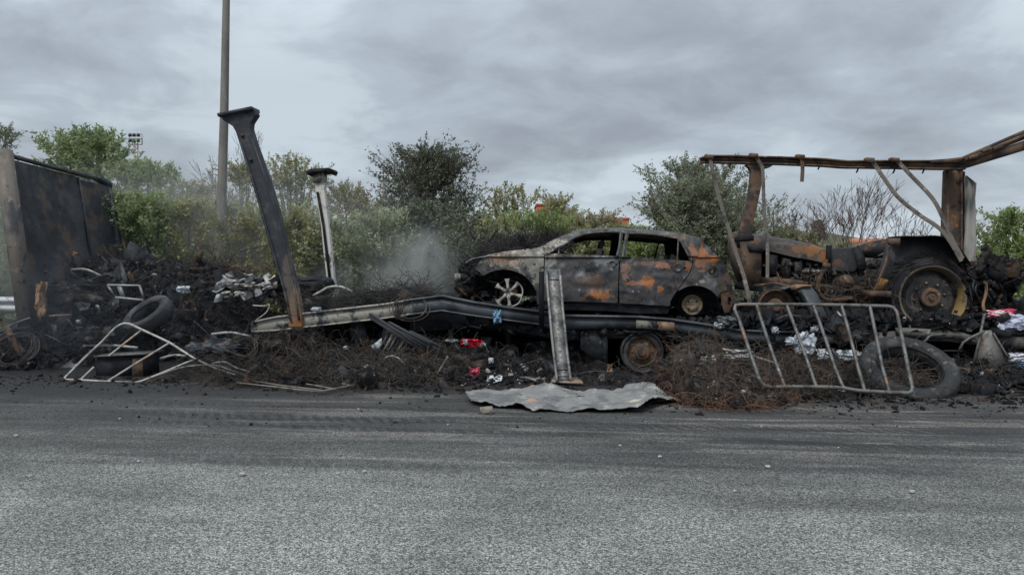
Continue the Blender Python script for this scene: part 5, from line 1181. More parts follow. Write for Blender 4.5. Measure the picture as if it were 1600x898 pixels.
# ------------------------------------------------------------------ gates (tubular frames)
def gate(label, outer, bars, mat, r_, dfn, barmat=None, group='tubular gates', closed=True, rb=None):
    P = [L(x, y, dfn(x, y)) for x, y in outer]; b0 = np.array(P); b_ = (float(b0[:, 0].mean()), float(b0[:, 1].mean()), 0)
    root = thing('metal_gate', label, 'gate', b_, group)
    autosmooth(MB().tube(P, r_, 8, closed=closed).build('outer_frame', mat, root), 60)
    for bar in bars:
        q = [L(x, y, dfn(x, y)+.002) for x, y in bar]; autosmooth(MB().tube(q, rb or r_*.9, 8).build('bar', mat, root), 60)
    return root
gd = lambda x, y: -1.30-.62*(y-475)/135
og = [(1158, 475.4), (1240, 475.6), (1320, 476.6), (1388, 478.4), (1396, 480.5), (1401, 487), (1404, 500), (1413, 545), (1421, 585), (1426, 606), (1424, 612), (1418, 614), (1390, 613), (1340, 610), (1318, 606), (1295, 604.5), (1240, 604), (1204, 604.5), (1194, 602), (1187, 594), (1170, 545), (1155, 500), (1147.5, 483), (1149.5, 477)]
gate('upright grey six bar gate leaning on the right hand heap before the tractor', og,
     [[(1182, 476), (1196, 520), (1212, 566), (1226, 603)], [(1229, 476), (1243, 513), (1260, 560), (1275, 603)], [(1271, 477), (1290, 530), (1305, 575), (1318, 606)], [(1315, 477), (1327, 520), (1341, 575), (1351, 610)], [(1359, 478), (1368, 520), (1379, 575), (1390, 613)]], m_gate, .024, gd)
gl = lambda x, y: -.80-.42*(y-505)/92
ol = [(101, 590), (130, 561), (160, 533), (180, 512), (188, 507), (195, 505), (203, 506), (222, 515), (245, 525.5), (265, 535), (285, 548), (306, 561), (290, 567), (262, 579), (240, 588), (222, 595), (212, 597.5), (190, 597), (168, 596), (125, 593.5), (104, 593)]
gate('bent pale kite shaped gate frame lying against the left heap', ol, [[(222, 515), (196, 535), (170, 556)], [(264, 536), (215, 566), (168, 595.5)], [(147, 573), (127, 592)]], m_gatew, .017, gl)
fl = lambda pts, z=.05: [G(x, y, z) for x, y in pts]
def flatgate(label, outer, bars, mat, r_):
    P = fl(outer); b0 = np.array(P); root = thing('metal_gate', label, 'gate', (float(b0[:, 0].mean()), float(b0[:, 1].mean()), 0), 'tubular gates')
    MB().tube(P, r_, 8, closed=True).build('outer_frame', mat, root)
    for bar in bars: MB().tube(fl(bar), r_*.9, 8).build('bar', mat, root)
m_gated = surf('dull gate tube', (0.17, 0.155, 0.13), [((0.08, 0.075, 0.07), 7, .5, .12), ((0.30, .28, .24), 12, .6, .08)], rough=.6, bump=.2)
flatgate('flat narrow gate frame lying on the road before the netting', [(370, 598), (374, 596), (450, 588), (572, 595), (572, 597.5), (498, 612), (470, 609), (430, 604)], [[(413, 593), (470, 598), (520, 607)], [(395, 595), (440, 602), (505, 610)], [(450, 589), (500, 593.5), (545, 601)]], m_gated, .012)
for pts, lb in (([(248, 586), (290, 573), (336, 571), (365, 580), (405, 592)], 'dark bent tube running from the pale gate to the netting'), ([(330, 573), (336, 567), (353, 566), (368, 574), (400, 584), (416, 592)], 'grey bent tube looped beside the flat gate'),
                ([(310, 563), (336, 575), (370, 586), (412, 595)], 'long thin grey tube crossing the looped tube')):
    o = MB().tube(spl([L(x, y, G(x, 598)[1]+.1) for x, y in pts], 20), .016, 8).build('bent_tube', m_gate); autosmooth(o, 60); tag(o, lb, 'metal tube')
o = MB().tube(spl([L(x, y, -1.0) for x, y in ((547, 588), (575, 594), (608, 603), (645, 603), (678, 588), (692, 570), (700, 556))], 30), .018, 6, flat=.4).build('flat_strap', m_gated); tag(o, 'flat strap curving along the front of the netting heap', 'strap')
for pts, lb in (([(600, 560), (610, 556), (622, 559), (630, 567)], 'thin pale curl of wire on the netting heap'), ([(1128, 545), (1160, 552), (1195, 562), (1235, 577), (1250, 580)], 'long pale tube lying across the wire heap behind the gate'),
                ([(1200, 575), (1207, 590), (1212, 604)], 'short brown tube behind the left side of the gate'), ([(345, 410), (370, 396), (400, 386), (424, 383)], 'thin dark curved rod between the lamp post and the leaning post'),
                ([(395, 477), (412, 478), (421, 476), (416, 488), (400, 500)], 'pale hooked wire left of the leaning post foot'), ([(1430, 545), (1446, 532), (1455, 524), (1478, 522)], 'bent grey tube above the large tyre')):
    d_ = -.25 if lb.startswith(('thin pale', 'long pale', 'short brown')) else (2.0 if 'lamp post' in lb else -.2)
    r_ = .018 if 'long pale' in lb or 'above the large' in lb else (.010 if 'thin' in lb or 'hooked' in lb else .014)
    if lb.startswith('thin pale'): d_ = -.7
    if 'behind' in lb: d_ = -.62
    o = MB().tube(spl([L(x, y, d_) for x, y in pts], 14), r_, 7).build('bent_tube', m_gatew if 'pale' in lb else m_gate if 'grey' in lb else m_rusty if 'brown' in lb else m_steel); tag(o, lb, 'metal tube')

# ------------------------------------------------------------------ aluminium ramp standing against the beam
rp = [(420, 852, 876), (450, 853.5, 879), (482, 856.5, 881), (510, 859, 884), (532, 861, 886), (560, 864, 889), (589, 868, 893), (598, 868, 894)]
RM = thing('loading_ramp', 'pale grey aluminium loading ramp standing upright in front of the car', 'ramp', (L(880, 600, -.9)[0], -.8, 0))
def ramp_d(y): return -.35-.62*(y-420)/180
def rampstrip(f0, f1, off, t, name, mat):
    V = []
    for y, a, b_ in rp:
        d_ = ramp_d(y)+off; A = L(a+(b_-a)*f0, y, d_); B = L(a+(b_-a)*f1, y, d_); V += [A, B, (B[0], B[1]+t, B[2]), (A[0], A[1]+t, A[2])]
    F_ = []
    for i in range(len(rp)-1):
        for k in range(4): F_.append((4*i+k, 4*i+4+k, 4*i+4+(k+1) % 4, 4*i+(k+1) % 4))
    F_ += [(0, 1, 2, 3), (31, 30, 29, 28)]
    npmesh(name, V, F_, mat, RM)
rampstrip(.1, .9, .05, .02, 'tread', m_alu); rampstrip(0, .15, 0, .09, 'side_rail', m_alu); rampstrip(.85, 1.0, 0, .09, 'side_rail', m_alu)
for y in (436, 446, 462, 470, 480, 490, 498, 506, 514, 522, 531, 540, 549, 558, 567, 577, 587):
    a = np.interp(y, [r_[0] for r_ in rp], [r_[1] for r_ in rp]); b_ = np.interp(y, [r_[0] for r_ in rp], [r_[2] for r_ in rp]); xm = (a+b_)/2
    if y == 436 or y > 575: MB().strip([(a+4, y-.8, y+.8), (b_-4, y-.8, y+.8)], ramp_d(y)+.035, .02).build('cleat', m_alu, RM)
    else:
        s, d_, z = L(xm, y, ramp_d(y)+.04); MB().lathe([(.022, 0), (.014, .012), (.009, .002), (0, .002)], Matrix.Translation((s, d_+.01, z)) @ Matrix.Rotation(PI/2, 4, 'X'), 10).build('grip_hole', m_gatew, RM)
q = [G(861, 601, .0), G(911, 604, .0), G(905, 597, .0), G(866, 594, .0)]
MB().add([(a, b_, .03) for a, b_, _ in q]+[(a, b_, .05+.01*i) for i, (a, b_, _) in enumerate(q)], [(0, 3, 2, 1), (4, 5, 6, 7), (0, 1, 5, 4), (1, 2, 6, 5), (2, 3, 7, 6), (3, 0, 4, 7)]).build('foot_lip', surf('heat tinted lip', (.28, .24, .2), [((.4, .2, .09), 9, .52, .08), ((.12, .11, .1), 7, .58, .08)], rough=.6), RM)
MB().strip([(842, 424, 515), (850, 424, 512)], -.2, .1).build('rear_rail', m_char, RM)

# ------------------------------------------------------------------ crumpled sheet on the road
so = [(727, 620), (745, 618), (761, 616), (790, 615.5), (820, 613), (852, 610), (868, 614), (904, 617), (935, 616.5), (961, 616), (980, 611), (993, 609), (1016, 608), (1024, 614), (1034, 622), (1048, 627), (1062, 632), (1045, 633), (1028, 636), (1014, 643), (1000, 647), (970, 645.5), (939, 646), (915, 645), (889, 646.5), (860, 645), (832, 645), (800, 640), (768, 638), (736, 634), (730, 626)]
Gs = [G(x, y) for x, y in so]
oo = [(a, b_) for a, b_, _ in Gs]
def shz(s, d_):
    v = .04+.045*fbm(s*1.6, d_*2.5, 4)+.02*fbm(s*5, d_*5, 8)+.045*abs(fbm(s*2.6+d_*1.5, d_*2, 12))-.02*abs(fbm(s*6, d_*6-s*3, 3))+.06*math.exp(-((s-G(1010, 620)[0])/.25)**2)+.05*math.exp(-((s-G(850, 620)[0])/.2)**2-((d_-G(850, 612)[1])/.3)**2)
    return max(.014, v)
V, F = sheet(oo, [], shz, .03, .006)
V = V[:, [0, 2, 1]]
m_sheet = surf('crumpled grey sheet', (.19, .19, .185), [((.11, .11, .112), 2.5, .48, .12), ((.30, .29, .27), 6, .56, .1), ((.05, .05, .05), 11, .66, .05)], rough=.6, bump=.5, bscale=18, bdist=.015,
    blobs=[((G(838, 637)[0]-float((V[:, 0].min()+V[:, 0].max())/2), G(838, 637)[1]-float((V[:, 1].min()+V[:, 1].max())/2), 0), (.12, .07, .5), (.42, .22, .12)),
           ((G(985, 637)[0]-float((V[:, 0].min()+V[:, 0].max())/2), G(985, 637)[1]-float((V[:, 1].min()+V[:, 1].max())/2), 0), (.22, .06, .5), (.42, .38, .3))])
o = npmesh('metal_sheet', V, F, m_sheet); autosmooth(o, 60); tag(o, 'long crumpled grey metal sheet lying flat on the road before the wreck', 'metal sheet')
c_ = G(760, 641, .04); o = MB().box(c_, (.13, .10, .08), Matrix.Rotation(.2, 4, 'Z')).build('block', surf('broken pale block', (.26, .23, .19), [((.13, .12, .11), 14, .5, .1)], rough=.9), jit=.006); tag(o, 'small broken pale block under the left end of the crumpled sheet', 'block')

# ------------------------------------------------------------------ tyres
def tyre(label, px, py, d_, R_, w_, tilt, yaw=0, roll=0, group='burnt tyres', hole=.6, mat=m_tyre):
    c_ = L(px, py, d_); root_b = (c_[0], d_, max(0, c_[2]-.3))
    M_ = Matrix.Translation(c_) @ Matrix.Rotation(yaw, 4, 'Z') @ Matrix.Rotation(tilt, 4, 'X') @ Matrix.Rotation(roll, 4, 'Y')
    ri = R_*hole; prof = []
    n = 26
    for i in range(n):
        a = 2*PI*i/n; cr = (R_+ri)/2; rr = (R_-ri)/2
        ca, sa = math.cos(a), math.sin(a)
        prof.append((cr+rr*(abs(ca)**.8)*(1 if ca > 0 else -1)+(.006 if i % 3 == 0 and ca > -.5 else 0), w_/2*(abs(sa)**.7)*(1 if sa > 0 else -1)))
    root = thing('tyre', label, 'tyre', root_b, group)
    o = MB().lathe(prof, M_, 56, closed=True).build('tread', mat, root, jit=.002); autosmooth(o, 60)
    MB().tube([tuple(M_ @ Vector((ri*1.02*math.cos(a*PI/24), ri*1.02*math.sin(a*PI/24), w_*.33))) for a in range(48)], .012, 5, closed=True).build('bead', m_char, root)
    return root
tyre('large grey tractor tyre lying tilted behind the right end of the grey gate', 1419, 581, -1.05, .60, .28, math.radians(36), hole=.64)
tyre('grey tyre half buried in the left heap above the pale gate', 232, 493, -.02, .40, .24, math.radians(36), roll=-.30, hole=.62)
tyre('black tyre carcass lying low at the left picture edge', 28, 548, .0, .42, .22, math.radians(60), hole=.7, mat=m_char)
tyre('black tyre lump right of the leaning post on top of the heap', 486, 447, 2.0, .42, .26, math.radians(8), hole=.5, mat=m_char)
for (x, y, r_, lb) in ((1355, 624, .17, 'loose ring of burnt wire beside the foot of the gate'), (24, 545, .28, 'thin brown bead ring at the left edge of the heap'), (375, 545, .22, 'coil of brown wire below the leaning post'), (640, 480, .25, 'loop of brown wire hanging over the beam')):
    c_ = L(x, y, -.95 if x > 1000 else (-.55 if x < 500 else -.12)); m = MB()
    for k in range(5):
        M_ = Matrix.Translation(c_) @ Matrix.Rotation(.9+rng.normal(0, .12), 4, 'X') @ Matrix.Rotation(rng.normal(0, .15), 4, 'Y'); rr = r_*rng.uniform(.85, 1.1)
        m.tube([tuple(M_ @ Vector((rr*math.cos(a*PI/16)*1.15, rr*math.sin(a*PI/16), 0))) for a in range(32)], .006, 4, closed=True)
    o = m.build('wire_ring', m_wireb); tag(o, lb, 'wire ring')

# ------------------------------------------------------------------ plate and rods at the right edge
root = thing('mounting_plate', 'grey triangular steel plate on a rusty bar at the right edge', 'plate', (L(1550, 580, -.3)[0], -.3, 0))
MB().poly([(1536, 517), (1549, 516), (1563, 545), (1577, 577), (1521, 578), (1528, 545)], -.30, .05).build('plate', surf('scraped triangular plate', (.17, .165, .155), [((.10, .075, .06), 4, .5, .1), ((.30, .29, .27), 8, .6, .08)], rough=.6), root)
MB().tube([L(1538, 491, -.36), L(1528, 540, -.36), L(1520, 573, -.36)], .018, 6).build('rod', m_gate, root)
MB().tube([L(1552, 520, -.32), L(1570, 550, -.32), L(1586, 572, -.32)], .016, 6).build('rod', m_gate, root)
MB().strip([(1494, 574, 582), (1540, 577, 583), (1590, 577, 583)], -.42, .18).build('bar', m_rusty, root)
MB().strip([(1497, 583, 590), (1545, 584, 594), (1585, 586, 597)], -.35, .1).build('bar', m_rusty, root)
MB().tube([L(1538, 517, -.4), L(1515, 528, -.4), L(1505, 535, -.4), L(1498, 548, -.4)], .018, 6).build('brace', m_gate, root)
c_ = L(1560, 598, -.3); o = MB().tube([(c_[0]+.32*math.cos(a), c_[1]-.02, c_[2]+.13-.22*math.sin(a)) for a in np.linspace(.2, 2.6, 14)], .02, 6).build('bow', m_char, root)

# ------------------------------------------------------------------ cloths and pale scraps
def crumple(name, label, cat, px, py, d_, w_, h_, mat, seed, depth=.12, group=None, n=16, flat=False):
    c_ = Vector(L(px, py, d_)); V = []; ww = w_*(OY+d_)/FPX/2; hh = h_*(OY+d_)/FPX/2
    for side in (0, 1):
        for i in range(n+1):
            for j in range(n+1):
                u = i/n*2-1; v = j/n*2-1; k = 1-.28*abs(fbm(math.atan2(v, u)*1.3, seed, 3))-.12*max(0, abs(u*v))
                q = Vector((u*ww*k, 0, v*hh*k)); r_ = math.hypot(u, v)/1.41
                b_ = depth*(1-r_*r_)+depth*.9*fbm(u*1.7+seed, v*1.7, 1)+depth*.35*fbm(u*5+seed, v*5, 2)
                q.y = -b_+(.012 if side else 0); q.x += .25*ww*fbm(u*2, v*2, seed+5); q.z += .25*hh*fbm(u*2, v*2, seed+9)
                w2_ = c_+q; V.append((w2_.x, w2_.y, max(.01+.01*(1-side), w2_.z)))
    F_ = []; k0 = (n+1)**2
    for i in range(n):
        for j in range(n): a = i*(n+1)+j; F_ += [(a, a+n+1, a+n+2, a+1), (k0+a, k0+a+1, k0+a+n+2, k0+a+n+1)]
    for i in range(n):
        for a, b2 in ((i, i+1), (n*(n+1)+i+1, n*(n+1)+i), ((i+1)*(n+1), i*(n+1)), (i*(n+1)+n, (i+1)*(n+1)+n)): F_.append((a, b2, k0+b2, k0+a))
    o = npmesh(name, V, F_, mat); autosmooth(o, 70); tag(o, label, cat, group); return o
cr = crumple
cr('cloth', 'bright red cloth bundle with a white patch on the ash below the trailer beam', 'cloth', 738, 535, -.3, 34, 13, m_red, 1.1)
cr('cloth', 'white rag tucked against the red cloth bundle', 'rag', 728, 534, -.38, 9, 9, m_wcloth, 2.3, .05)
cr('cloth', 'pale grey white rag right of the red cloth', 'rag', 754, 538, -.2, 12, 6, m_wcloth, 7.3, .05)
cr('cloth', 'pink cloth lying lower on the ash below the red bundle', 'cloth', 742, 582, -.80, 18, 18, m_pink, 3.7, .07)
cr('cloth', 'white and green scrap of fabric beside the pink cloth', 'rag', 773, 592, -.9, 26, 14, m_wcloth, 4.1, .06)
cr('cloth', 'small white scrap on the ash above the fabric scrap', 'rag', 767, 563, -.55, 9, 9, m_wcloth, 4.9, .04)
cr('cloth', 'faded blue cloth hanging over the trailer beam below the front wheel', 'cloth', 777, 495, -.08, 15, 24, m_blue, 5.2, .05)
cr('cloth', 'pink and white patterned cloth at the right edge on the trailer bed', 'cloth', 1560, 492, .0, 38, 16, m_pattern, 6.3, .08)
cr('cloth', 'pale lilac sheet draped at the right edge of the bed', 'cloth', 1582, 504, -.05, 52, 26, m_lilac, 7.7, .08)
cr('cloth', 'dull red corner of cloth above the patterned cloth', 'cloth', 1574, 486, .05, 22, 9, m_pink, 8.7, .05)
cr('cloth', 'white rag low at the right edge beside the triangular plate', 'rag', 1590, 558, -.3, 30, 14, m_wcloth, 9.9, .07)
cr('cloth', 'blue scrap at the right edge under the white rag', 'rag', 1596, 570, -.32, 16, 10, m_blue, 10.9, .05)
cr('cloth', 'crumpled white plastic behind the second and third gate bars', 'plastic', 1258, 535, -.35, 34, 36, m_foil, 11.2, .08)
cr('cloth', 'white plastic scrap at the top left behind the gate bars', 'plastic', 1238, 533, -.38, 24, 13, m_foil, 12.7, .06)
cr('cloth', 'white plastic sheet behind the third gate bar', 'plastic', 1287, 553, -.42, 22, 20, m_foil, 13.2, .06)
cr('cloth', 'white plastic sheet behind the fourth gate bar above the big tyre', 'plastic', 1326, 556, -.45, 40, 20, m_foil, 14.2, .08)
cr('cloth', 'round white wad behind the second gate bar', 'plastic', 1211, 516, -.2, 11, 11, m_foil, 15.1, .06)
cr('cloth', 'small white scrap beside the front tractor wheel', 'plastic', 1272, 514, -.1, 12, 8, m_foil, 16.1, .04)
cr('cloth', 'white ash covered rag on the wire heap left of the gate', 'rag', 1106, 563, -1.05, 26, 16, m_ash, 17.1, .06)
cr('cloth', 'white rag touching the left side of the gate', 'rag', 1152, 558, -1.0, 42, 9, m_ash, 18.1, .05)
cr('cloth', 'long white scrap above the rag at the left gate post', 'rag', 1160, 549, -.95, 32, 7, m_ash, 19.1, .04)
cr('cloth', 'small white rag low on the wire heap left of the gate', 'rag', 1123, 589, -1.4, 11, 9, m_ash, 20.1, .04)
cr('cloth', 'grey bundle of plastic on the bed beside the rear car wheel', 'plastic', 1135, 503, .0, 32, 20, m_mg, 21.1, .1)
cr('cloth', 'pale frayed bundle on the bed right of the grey plastic', 'plastic', 1124, 508, -.04, 18, 10, m_foil, 22.1, .05)
cr('cloth', 'white crushed wad on the left heap near the window frame', 'plastic', 286, 452, .55, 26, 12, m_foil, 23.1, .06)
cr('cloth', 'small white scrap at the top of the left heap', 'rag', 242, 429, 1.0, 9, 5, m_ash, 24.1, .03)
cr('cloth', 'white scrap at the foot of the headboard', 'rag', 123, 502, -.05, 8, 7, m_ash, 25.1, .03)
cr('cloth', 'white foam lump on the beam behind the leaning post', 'foam', 495, 484, .15, 17, 10, m_foil, 26.1, .06)
cr('cloth', 'grey white wad on the netting under the support leg', 'rag', 541, 543, -.3, 9, 7, m_ash, 27.1, .03)
cr('cloth', 'white ash patch left of the red cloth', 'ash', 706, 532, -.1, 22, 5, m_ash, 30.1, .03)
cr('torn_sheet', 'small grey torn sheet on the ash left of the ramp foot', 'metal sheet', 832, 594, -.75, 46, 12, m_alu, 31.1, .05)
cr('torn_sheet', 'brown paper like scrap standing by the toolbox', 'scrap', 953, 577, -.4, 9, 18, m_wood, 32.1, .03)
cr('torn_sheet', 'pointed pale shard standing right of the ramp', 'scrap', 940, 592, -.6, 9, 16, m_alu, 33.1, .03)
cr('orange_foam', 'orange scorched foam on the headboard foot above the heap', 'foam', 117, 403, 1.2, 12, 22, m_orange, 34.1, .05)
cr('torn_wood', 'torn brown timber beside the headboard corner post', 'timber', 66, 468, -.12, 20, 62, m_wood, 35.1, .06)
cr('torn_sheet', 'pink brown patch of scorched lining below the headboard', 'lining', 62, 425, .5, 34, 28, surf('scorched lining', (.12, .08, .065), [((.05, .04, .035), 6, .5, .1)], rough=.9), 36.1, .06)

# charred white stack in the left heap
root = thing('paper_stack', 'burnt stack of white boards on the heap left of the leaning post', 'stack of boards', (L(382, 468, .5)[0], .5, 0))
for i in range(60):
    x = rng.uniform(342, 428); y = 436+abs(rng.normal(0, 1))*12; y = min(y, 468); c_ = L(x, y, .42+rng.uniform(0, .35))
    R_ = Matrix.Rotation(rng.normal(-.1, .25), 4, 'Y') @ Matrix.Rotation(rng.normal(.75, .45), 4, 'X') @ Matrix.Rotation(rng.uniform(0, 3), 4, 'Z')
    MB().box(c_, (rng.uniform(.1, .40), rng.uniform(.06, .2), rng.uniform(.006, .014)), R_).build('board', (m_ash, m_white, m_char, m_steel)[i % 4], root, jit=.006)
for i in range(34):
    gx, gy, gw, gh = ((357, 441, 17, 4), (363, 460, 20, 4), (417, 446, 5, 7), (392, 440, 18, 10))[i % 4]
    x = gx+rng.normal(0, gw*.5); y = gy+rng.normal(0, gh*.6); w_ = rng.uniform(5, 17); h_ = rng.uniform(1.2, 3.2); k_ = rng.normal(-.15, .2)
    P = [(x-w_/2, y-k_*w_/2), (x-w_/4, y-h_/2), (x+w_/3, y-h_/2-1+k_*w_/3), (x+w_/2, y+k_*w_/2), (x+w_/3, y+h_/2), (x-w_/3, y+h_/2)]
    MB().poly(P, .26+rng.uniform(0, .12), .012).build('board', (m_ash, m_white)[i % 2], root, jit=.006)
# window frame shaped piece, cabinet panel
root = thing('small_frame', 'pale rectangular metal frame standing in the left heap', 'metal frame', (L(197, 470, .2)[0], .2, 0))
fr = [(168, 445), (218, 446), (226, 469), (180, 464)]
for i in range(4): MB().beam(L(*fr[i], .2), L(*fr[(i+1) % 4], .2), .028, .028).build('bar', m_gatew if i % 2 == 0 else m_alu, root)
MB().beam(L(186, 446, .2), L(193, 466, .2), .02, .07).build('bar', m_alu, root)
root = thing('cabinet', 'blackened cabinet with a rusty corner behind the pale gate bars', 'cabinet', (L(190, 590, -.7)[0], -.6, 0))
MB().poly([(148, 557), (224, 553), (226, 588), (205, 590), (150, 588)], -.72, .4).build('case', m_char, root)
MB().poly([(207, 560), (222, 559), (223, 588), (206, 590)], -.735, .02).build('rust_plate', m_rusty, root)
MB().strip([(146, 556, 558), (226, 552, 554)], -.78, .5).build('lid', m_gate, root)
# louvred panel under the beam
root = thing('louvred_panel', 'dark louvred panel with pale slats lying under the trailer beam', 'louvred panel', (L(625, 550, -.1)[0], -.1, 0))
MB().poly([(597, 516), (612, 516), (660, 546), (655, 552), (596, 548)], -.05, .04).build('backing', m_char, root)
for k in range(8):
    x = 602+k*6.5; MB().beam(L(x+6, 519+k*2.6, -.12), L(x-7, 546+k*.8, -.16), .05, .014, (0, .6, 1)).build('slat', (m_steel, m_gatew, m_alu)[k % 3], root)
MB().poly([(580, 540), (596, 528), (597, 546), (584, 548)], -.1, .03).build('end_panel', m_foil, root)
for a, b_, lb in (((577, 492), (663, 547), 'long dark angle bar leaning from the beam across the louvred panel'), ((607, 506), (672, 540), 'second dark angle bar just right of the first under the beam'), ((640, 520), (690, 545), 'short dark bar lying on rubble right of the louvred panel')):
    o = MB().beam(L(*a, -.2), L(*b_, -.35), .09, .02, (0, -1, .5)).beam(L(a[0], a[1]-2, -.2), L(b_[0], b_[1]-2, -.35), .02, .06, (0, -1, .5)).build('angle_bar', m_post); tag(o, lb, 'metal bar')

# assorted recognisable metal pieces in the heaps
def scrapbar(x0_, y0_, x1_, y1_, d_, w_, mat, label, cat='metal bar', bendy=6):
    mx = ((x0_+x1_)/2+rng.normal(0, 1), (y0_+y1_)/2-rng.uniform(0, bendy))
    P = spl([L(x0_, y0_, d_), L(*mx, d_-.05), L(x1_, y1_, d_+rng.normal(0, .1))], 8)
    o = MB().tube(P, w_, 6, flat=.35).build('scrap_bar', mat); tag(o, label, cat)
for a in ((110, 421, 160, 432, .9, 'pale twisted strip high on the left heap near the headboard'), (135, 440, 172, 428, .7, 'grey strip crossing below the twisted strip on the left heap'), (75, 494, 112, 492, -.1, 'reddish strip lying at the foot of the headboard'),
          (150, 478, 156, 490, -.0, 'short pale upright strip left of the half buried tyre'), (130, 540, 215, 543, -.45, 'long grey strip behind the pale gate'), (0, 520, 48, 496, -.2, 'grey bar sloping up to the headboard corner post'),
          (250, 560, 290, 556, -.5, 'dull curved strip behind the right corner of the pale gate'), (348, 430, 357, 446, .25, 'pale rod standing by the burnt white boards'), (362, 417, 382, 425, .9, 'rusty rod at the top of the heap by the lamp post'),
          (330, 522, 392, 526, -.35, 'long pale strip low on the heap left of the leaning post'), (810, 572, 850, 560, -.4, 'thin dark rod on the ash left of the ramp'), (800, 598, 836, 590, -.7, 'grey bent strip on the ash near the ramp foot'),
          (900, 585, 960, 583, -.5, 'thin grey strip lying right of the ramp foot'), (1270, 508, 1300, 520, -.3, 'thin rod crossing behind the third gate bar'), (1300, 545, 1330, 590, -.5, 'grey bent channel behind the fourth gate bar'),
          (1185, 545, 1195, 500, -.2, 'thin upright wire behind the left side of the gate'), (1212, 500, 1255, 496, -.25, 'dark rod before the front tractor wheel')):
    scrapbar(*a[:5], .02 if 'thin' not in a[5] else .009, m_rusty if 'r' == a[5][0] else (m_gatew if 'pale' in a[5] else m_steel), a[5])

# fallen dark body panels that give the heaps their big shapes
def slab(px, py, d_, w_, h_, rx_, rz_, label, mat=m_debris):
    c_ = L(px, py, d_); n = 16; V = []; k_ = (OY+d_)/FPX; M_ = Matrix.Translation(c_) @ Matrix.Rotation(rz_, 4, 'Z') @ Matrix.Rotation(rx_, 4, 'X')
    sd = rng.uniform(0, 50)
    for side in (0, 1):
        for i in range(n+1):
            for j in range(n+1):
                u, v = i/n-.5, j/n-.5; rr = max(abs(u), abs(v))*2; e = 1+.25*fbm(u*3+sd, v*3)+.30*rr**3*fbm(math.atan2(v, u)*2.5+sd, sd, 2)
                V.append(tuple(M_ @ Vector((u*w_*k_*e, (.10*fbm(u*2+sd, v*2, 3)+.05*fbm(u*7+sd, v*7, 1)+.2*u*u-(.015*side)), v*h_*k_*e))))
    F_ = []; k0 = (n+1)**2
    for i in range(n):
        for j in range(n): a = i*(n+1)+j; F_ += [(a, a+n+1, a+n+2, a+1), (k0+a, k0+a+1, k0+a+n+2, k0+a+n+1)]
    for i in range(n):
        for a, b2 in ((i, i+1), (n*(n+1)+i+1, n*(n+1)+i), ((i+1)*(n+1), i*(n+1)), (i*(n+1)+n, (i+1)*(n+1)+n)): F_.append((a, b2, k0+b2, k0+a))
    o = npmesh('burnt_debris', V, F_, mat); autosmooth(o, 60); tag(o, label, 'burnt debris')
slab(110, 455, .1, 90, 40, -.5, .2, 'black buckled panel at the foot of the headboard'); slab(140, 520, -.5, 80, 30, -.7, -.2, 'black crumpled panel above the pale gate left corner')
slab(330, 540, -.45, 90, 26, -.8, .1, 'blue black panel low between gate and leaning post', m_steel)
slab(400, 535, -.3, 110, 30, -.9, 0, 'long black slab under the beam end'); slab(450, 455, .8, 90, 30, -.7, .1, 'dark slab behind the foot of the leaning post')
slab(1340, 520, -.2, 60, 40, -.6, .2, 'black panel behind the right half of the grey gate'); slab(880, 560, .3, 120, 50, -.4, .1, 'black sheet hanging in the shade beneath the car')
slab(1470, 510, -.1, 80, 18, -.8, 0, 'black crust on the bed under the rear tractor wheel'); slab(1570, 540, .0, 60, 30, -.6, .2, 'black crust on the bed below the lilac sheet')

# pebbles and chips on the carriageway: one pebble, then copies
pb = MB(); 
for v in rnd_unit(1): pass
import itertools
V = []; F_ = []
t_ = (1+5**.5)/2; ico = [(-1, t_, 0), (1, t_, 0), (-1, -t_, 0), (1, -t_, 0), (0, -1, t_), (0, 1, t_), (0, -1, -t_), (0, 1, -t_), (t_, 0, -1), (t_, 0, 1), (-t_, 0, -1), (-t_, 0, 1)]
icf = [(0, 11, 5), (0, 5, 1), (0, 1, 7), (0, 7, 10), (0, 10, 11), (1, 5, 9), (5, 11, 4), (11, 10, 2), (10, 7, 6), (7, 1, 8), (3, 9, 4), (3, 4, 2), (3, 2, 6), (3, 6, 8), (3, 8, 9), (4, 9, 5), (2, 4, 11), (6, 2, 10), (8, 6, 7), (9, 8, 1)]
peb = [(379, 743, 1.6), (217, 722, 1), (528, 741, .9), (570, 738, 1.2), (416, 741, .8), (1031, 715, 1.2), (1200, 731, 1.4), (1425, 770, 1.3), (26, 682, 1.2), (187, 655, .9), (700, 664, .8), (969, 697, .9), (848, 760, .7), (1148, 768, .9), (630, 744, .8), (1310, 700, .7), (560, 640, .9), (1190, 667, .8)]
peblab = ['largest pale chip on the clean asphalt, below the flat gate frame', 'pale chip on the soot edge left of the largest chip', 'first of two pale chips side by side below the netting', 'second and rightmost of two chips side by side below the netting',
 'small chip just right of the largest pale chip', 'pale chip on the tyre tracks below the right end of the crumpled sheet', 'bright chip at the soot edge below the grey gate', 'pale chip alone on clean asphalt below the big tyre', 'chip at the far left edge on sooty road',
 'small chip on black soot below the pale gate', 'small chip on soot left of the crumpled sheet', 'small chip in the tracks below the middle of the crumpled sheet', 'tiny chip on clean asphalt below the crumpled sheet', 'small chip on clean asphalt below left of the grey gate',
 'small chip right of the pair below the netting', 'tiny chip on the tracks below the foot of the grey gate', 'small chip on soot between flat gate and crumpled sheet', 'small chip on soot just below the wire heap left of the gate']
m_peb = surf('pale chip', (.42, .41, .39), [((.25, .24, .23), 30, .5, .1)], rough=.9, bump=0)
first = None
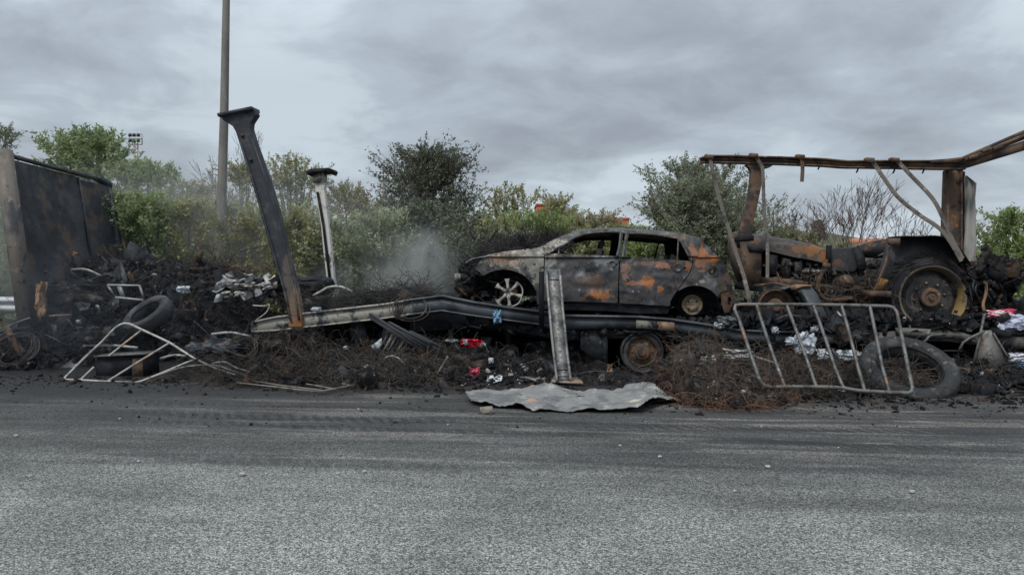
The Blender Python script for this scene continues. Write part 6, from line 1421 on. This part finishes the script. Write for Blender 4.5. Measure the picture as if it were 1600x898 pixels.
for i, (x, y, sc) in enumerate(peb):
    q = G(x, y, .004)
    if first is None:
        V = [(a*.010+rng.normal(0, .002), b_*.008+rng.normal(0, .002), max(0, c_*.006+.010)) for a, b_, c_ in ico]
        first = npmesh('road_chip', np.array(V)+np.array(q), icf, m_peb, base=q); o = first
    else: o = first.copy(); COL.objects.link(o)
    o.location = T2W(q); o.scale = (sc, sc, sc); o.rotation_euler = (0, 0, i*1.3)
    tag(o, peblab[i], 'chip', 'pale chips on the carriageway')

# ------------------------------------------------------------------ smoke
def smoke(name, label, c_, ra, dens, col, scale, th):
    m, nt, p = newmat(name+' volume'); nt.nodes.remove(p)
    oc = N(nt, 'ShaderNodeTexCoord').outputs['Object']
    dv = N(nt, 'ShaderNodeVectorMath', {0: oc, 1: tuple(1/x for x in ra)}, operation='MULTIPLY').outputs[0]
    ln = N(nt, 'ShaderNodeVectorMath', {0: dv}, operation='LENGTH').outputs['Value']
    fall = mrange(nt, ln, .98, .15)
    ns = mrange(nt, noise_(nt, N(nt, 'ShaderNodeMapping', {'Vector': oc, 'Scale': (1, 1, .7), 'Location': (c_[0], 2, 3)}).outputs[0], scale, 4, .55, .6), th, th+.3)
    dn = math_(nt, 'MULTIPLY', math_(nt, 'MULTIPLY', fall, ns), dens)
    pv = N(nt, 'ShaderNodeVolumePrincipled', {'Color': (*col, 1), 'Density': dn, 'Anisotropy': .2})
    nt.links.new(pv.outputs[0], nt.nodes['Material Output'].inputs['Volume'])
    V = []; F_ = []; n, k_ = 24, 12
    for i in range(k_+1):
        for j in range(n): a = PI*i/k_; b_ = 2*PI*j/n; V.append((math.sin(a)*math.cos(b_)*ra[0], math.sin(a)*math.sin(b_)*ra[1], math.cos(a)*ra[2]))
    for i in range(k_):
        for j in range(n): F_.append((i*n+j, (i+1)*n+j, (i+1)*n+(j+1) % n, i*n+(j+1) % n))
    V = np.array(V)+np.array(c_); V[:, 2] = np.maximum(V[:, 2], .03)
    o = npmesh(name, V, F_, m, base=c_); tag(o, label, 'smoke', kind='stuff'); return o
smoke('smoke', 'pale grey smoke drifting up in front of the burnt car nose', L(668, 430, 3.1), (1.9, 1.0, 1.15), 1.9, (.92, .96, .95), 1.2, .36)
smoke('smoke', 'thin smoke spreading low behind the flaking white post', L(560, 440, 3.1), (1.9, .7, .65), .7, (.88, .92, .93), 1.2, .34)
smoke('smoke', 'thin bluish smoke veil hanging over the left heap', L(150, 480, -1.0), (3.3, .85, 1.35), .07, (.70, .80, .95), .9, .35)

smoke('smoke', 'wide faint smoke haze between the left heap and the trees', L(260, 400, 3.7), (7.6, .9, 2.5), .62, (.90, .94, .90), .6, .12)
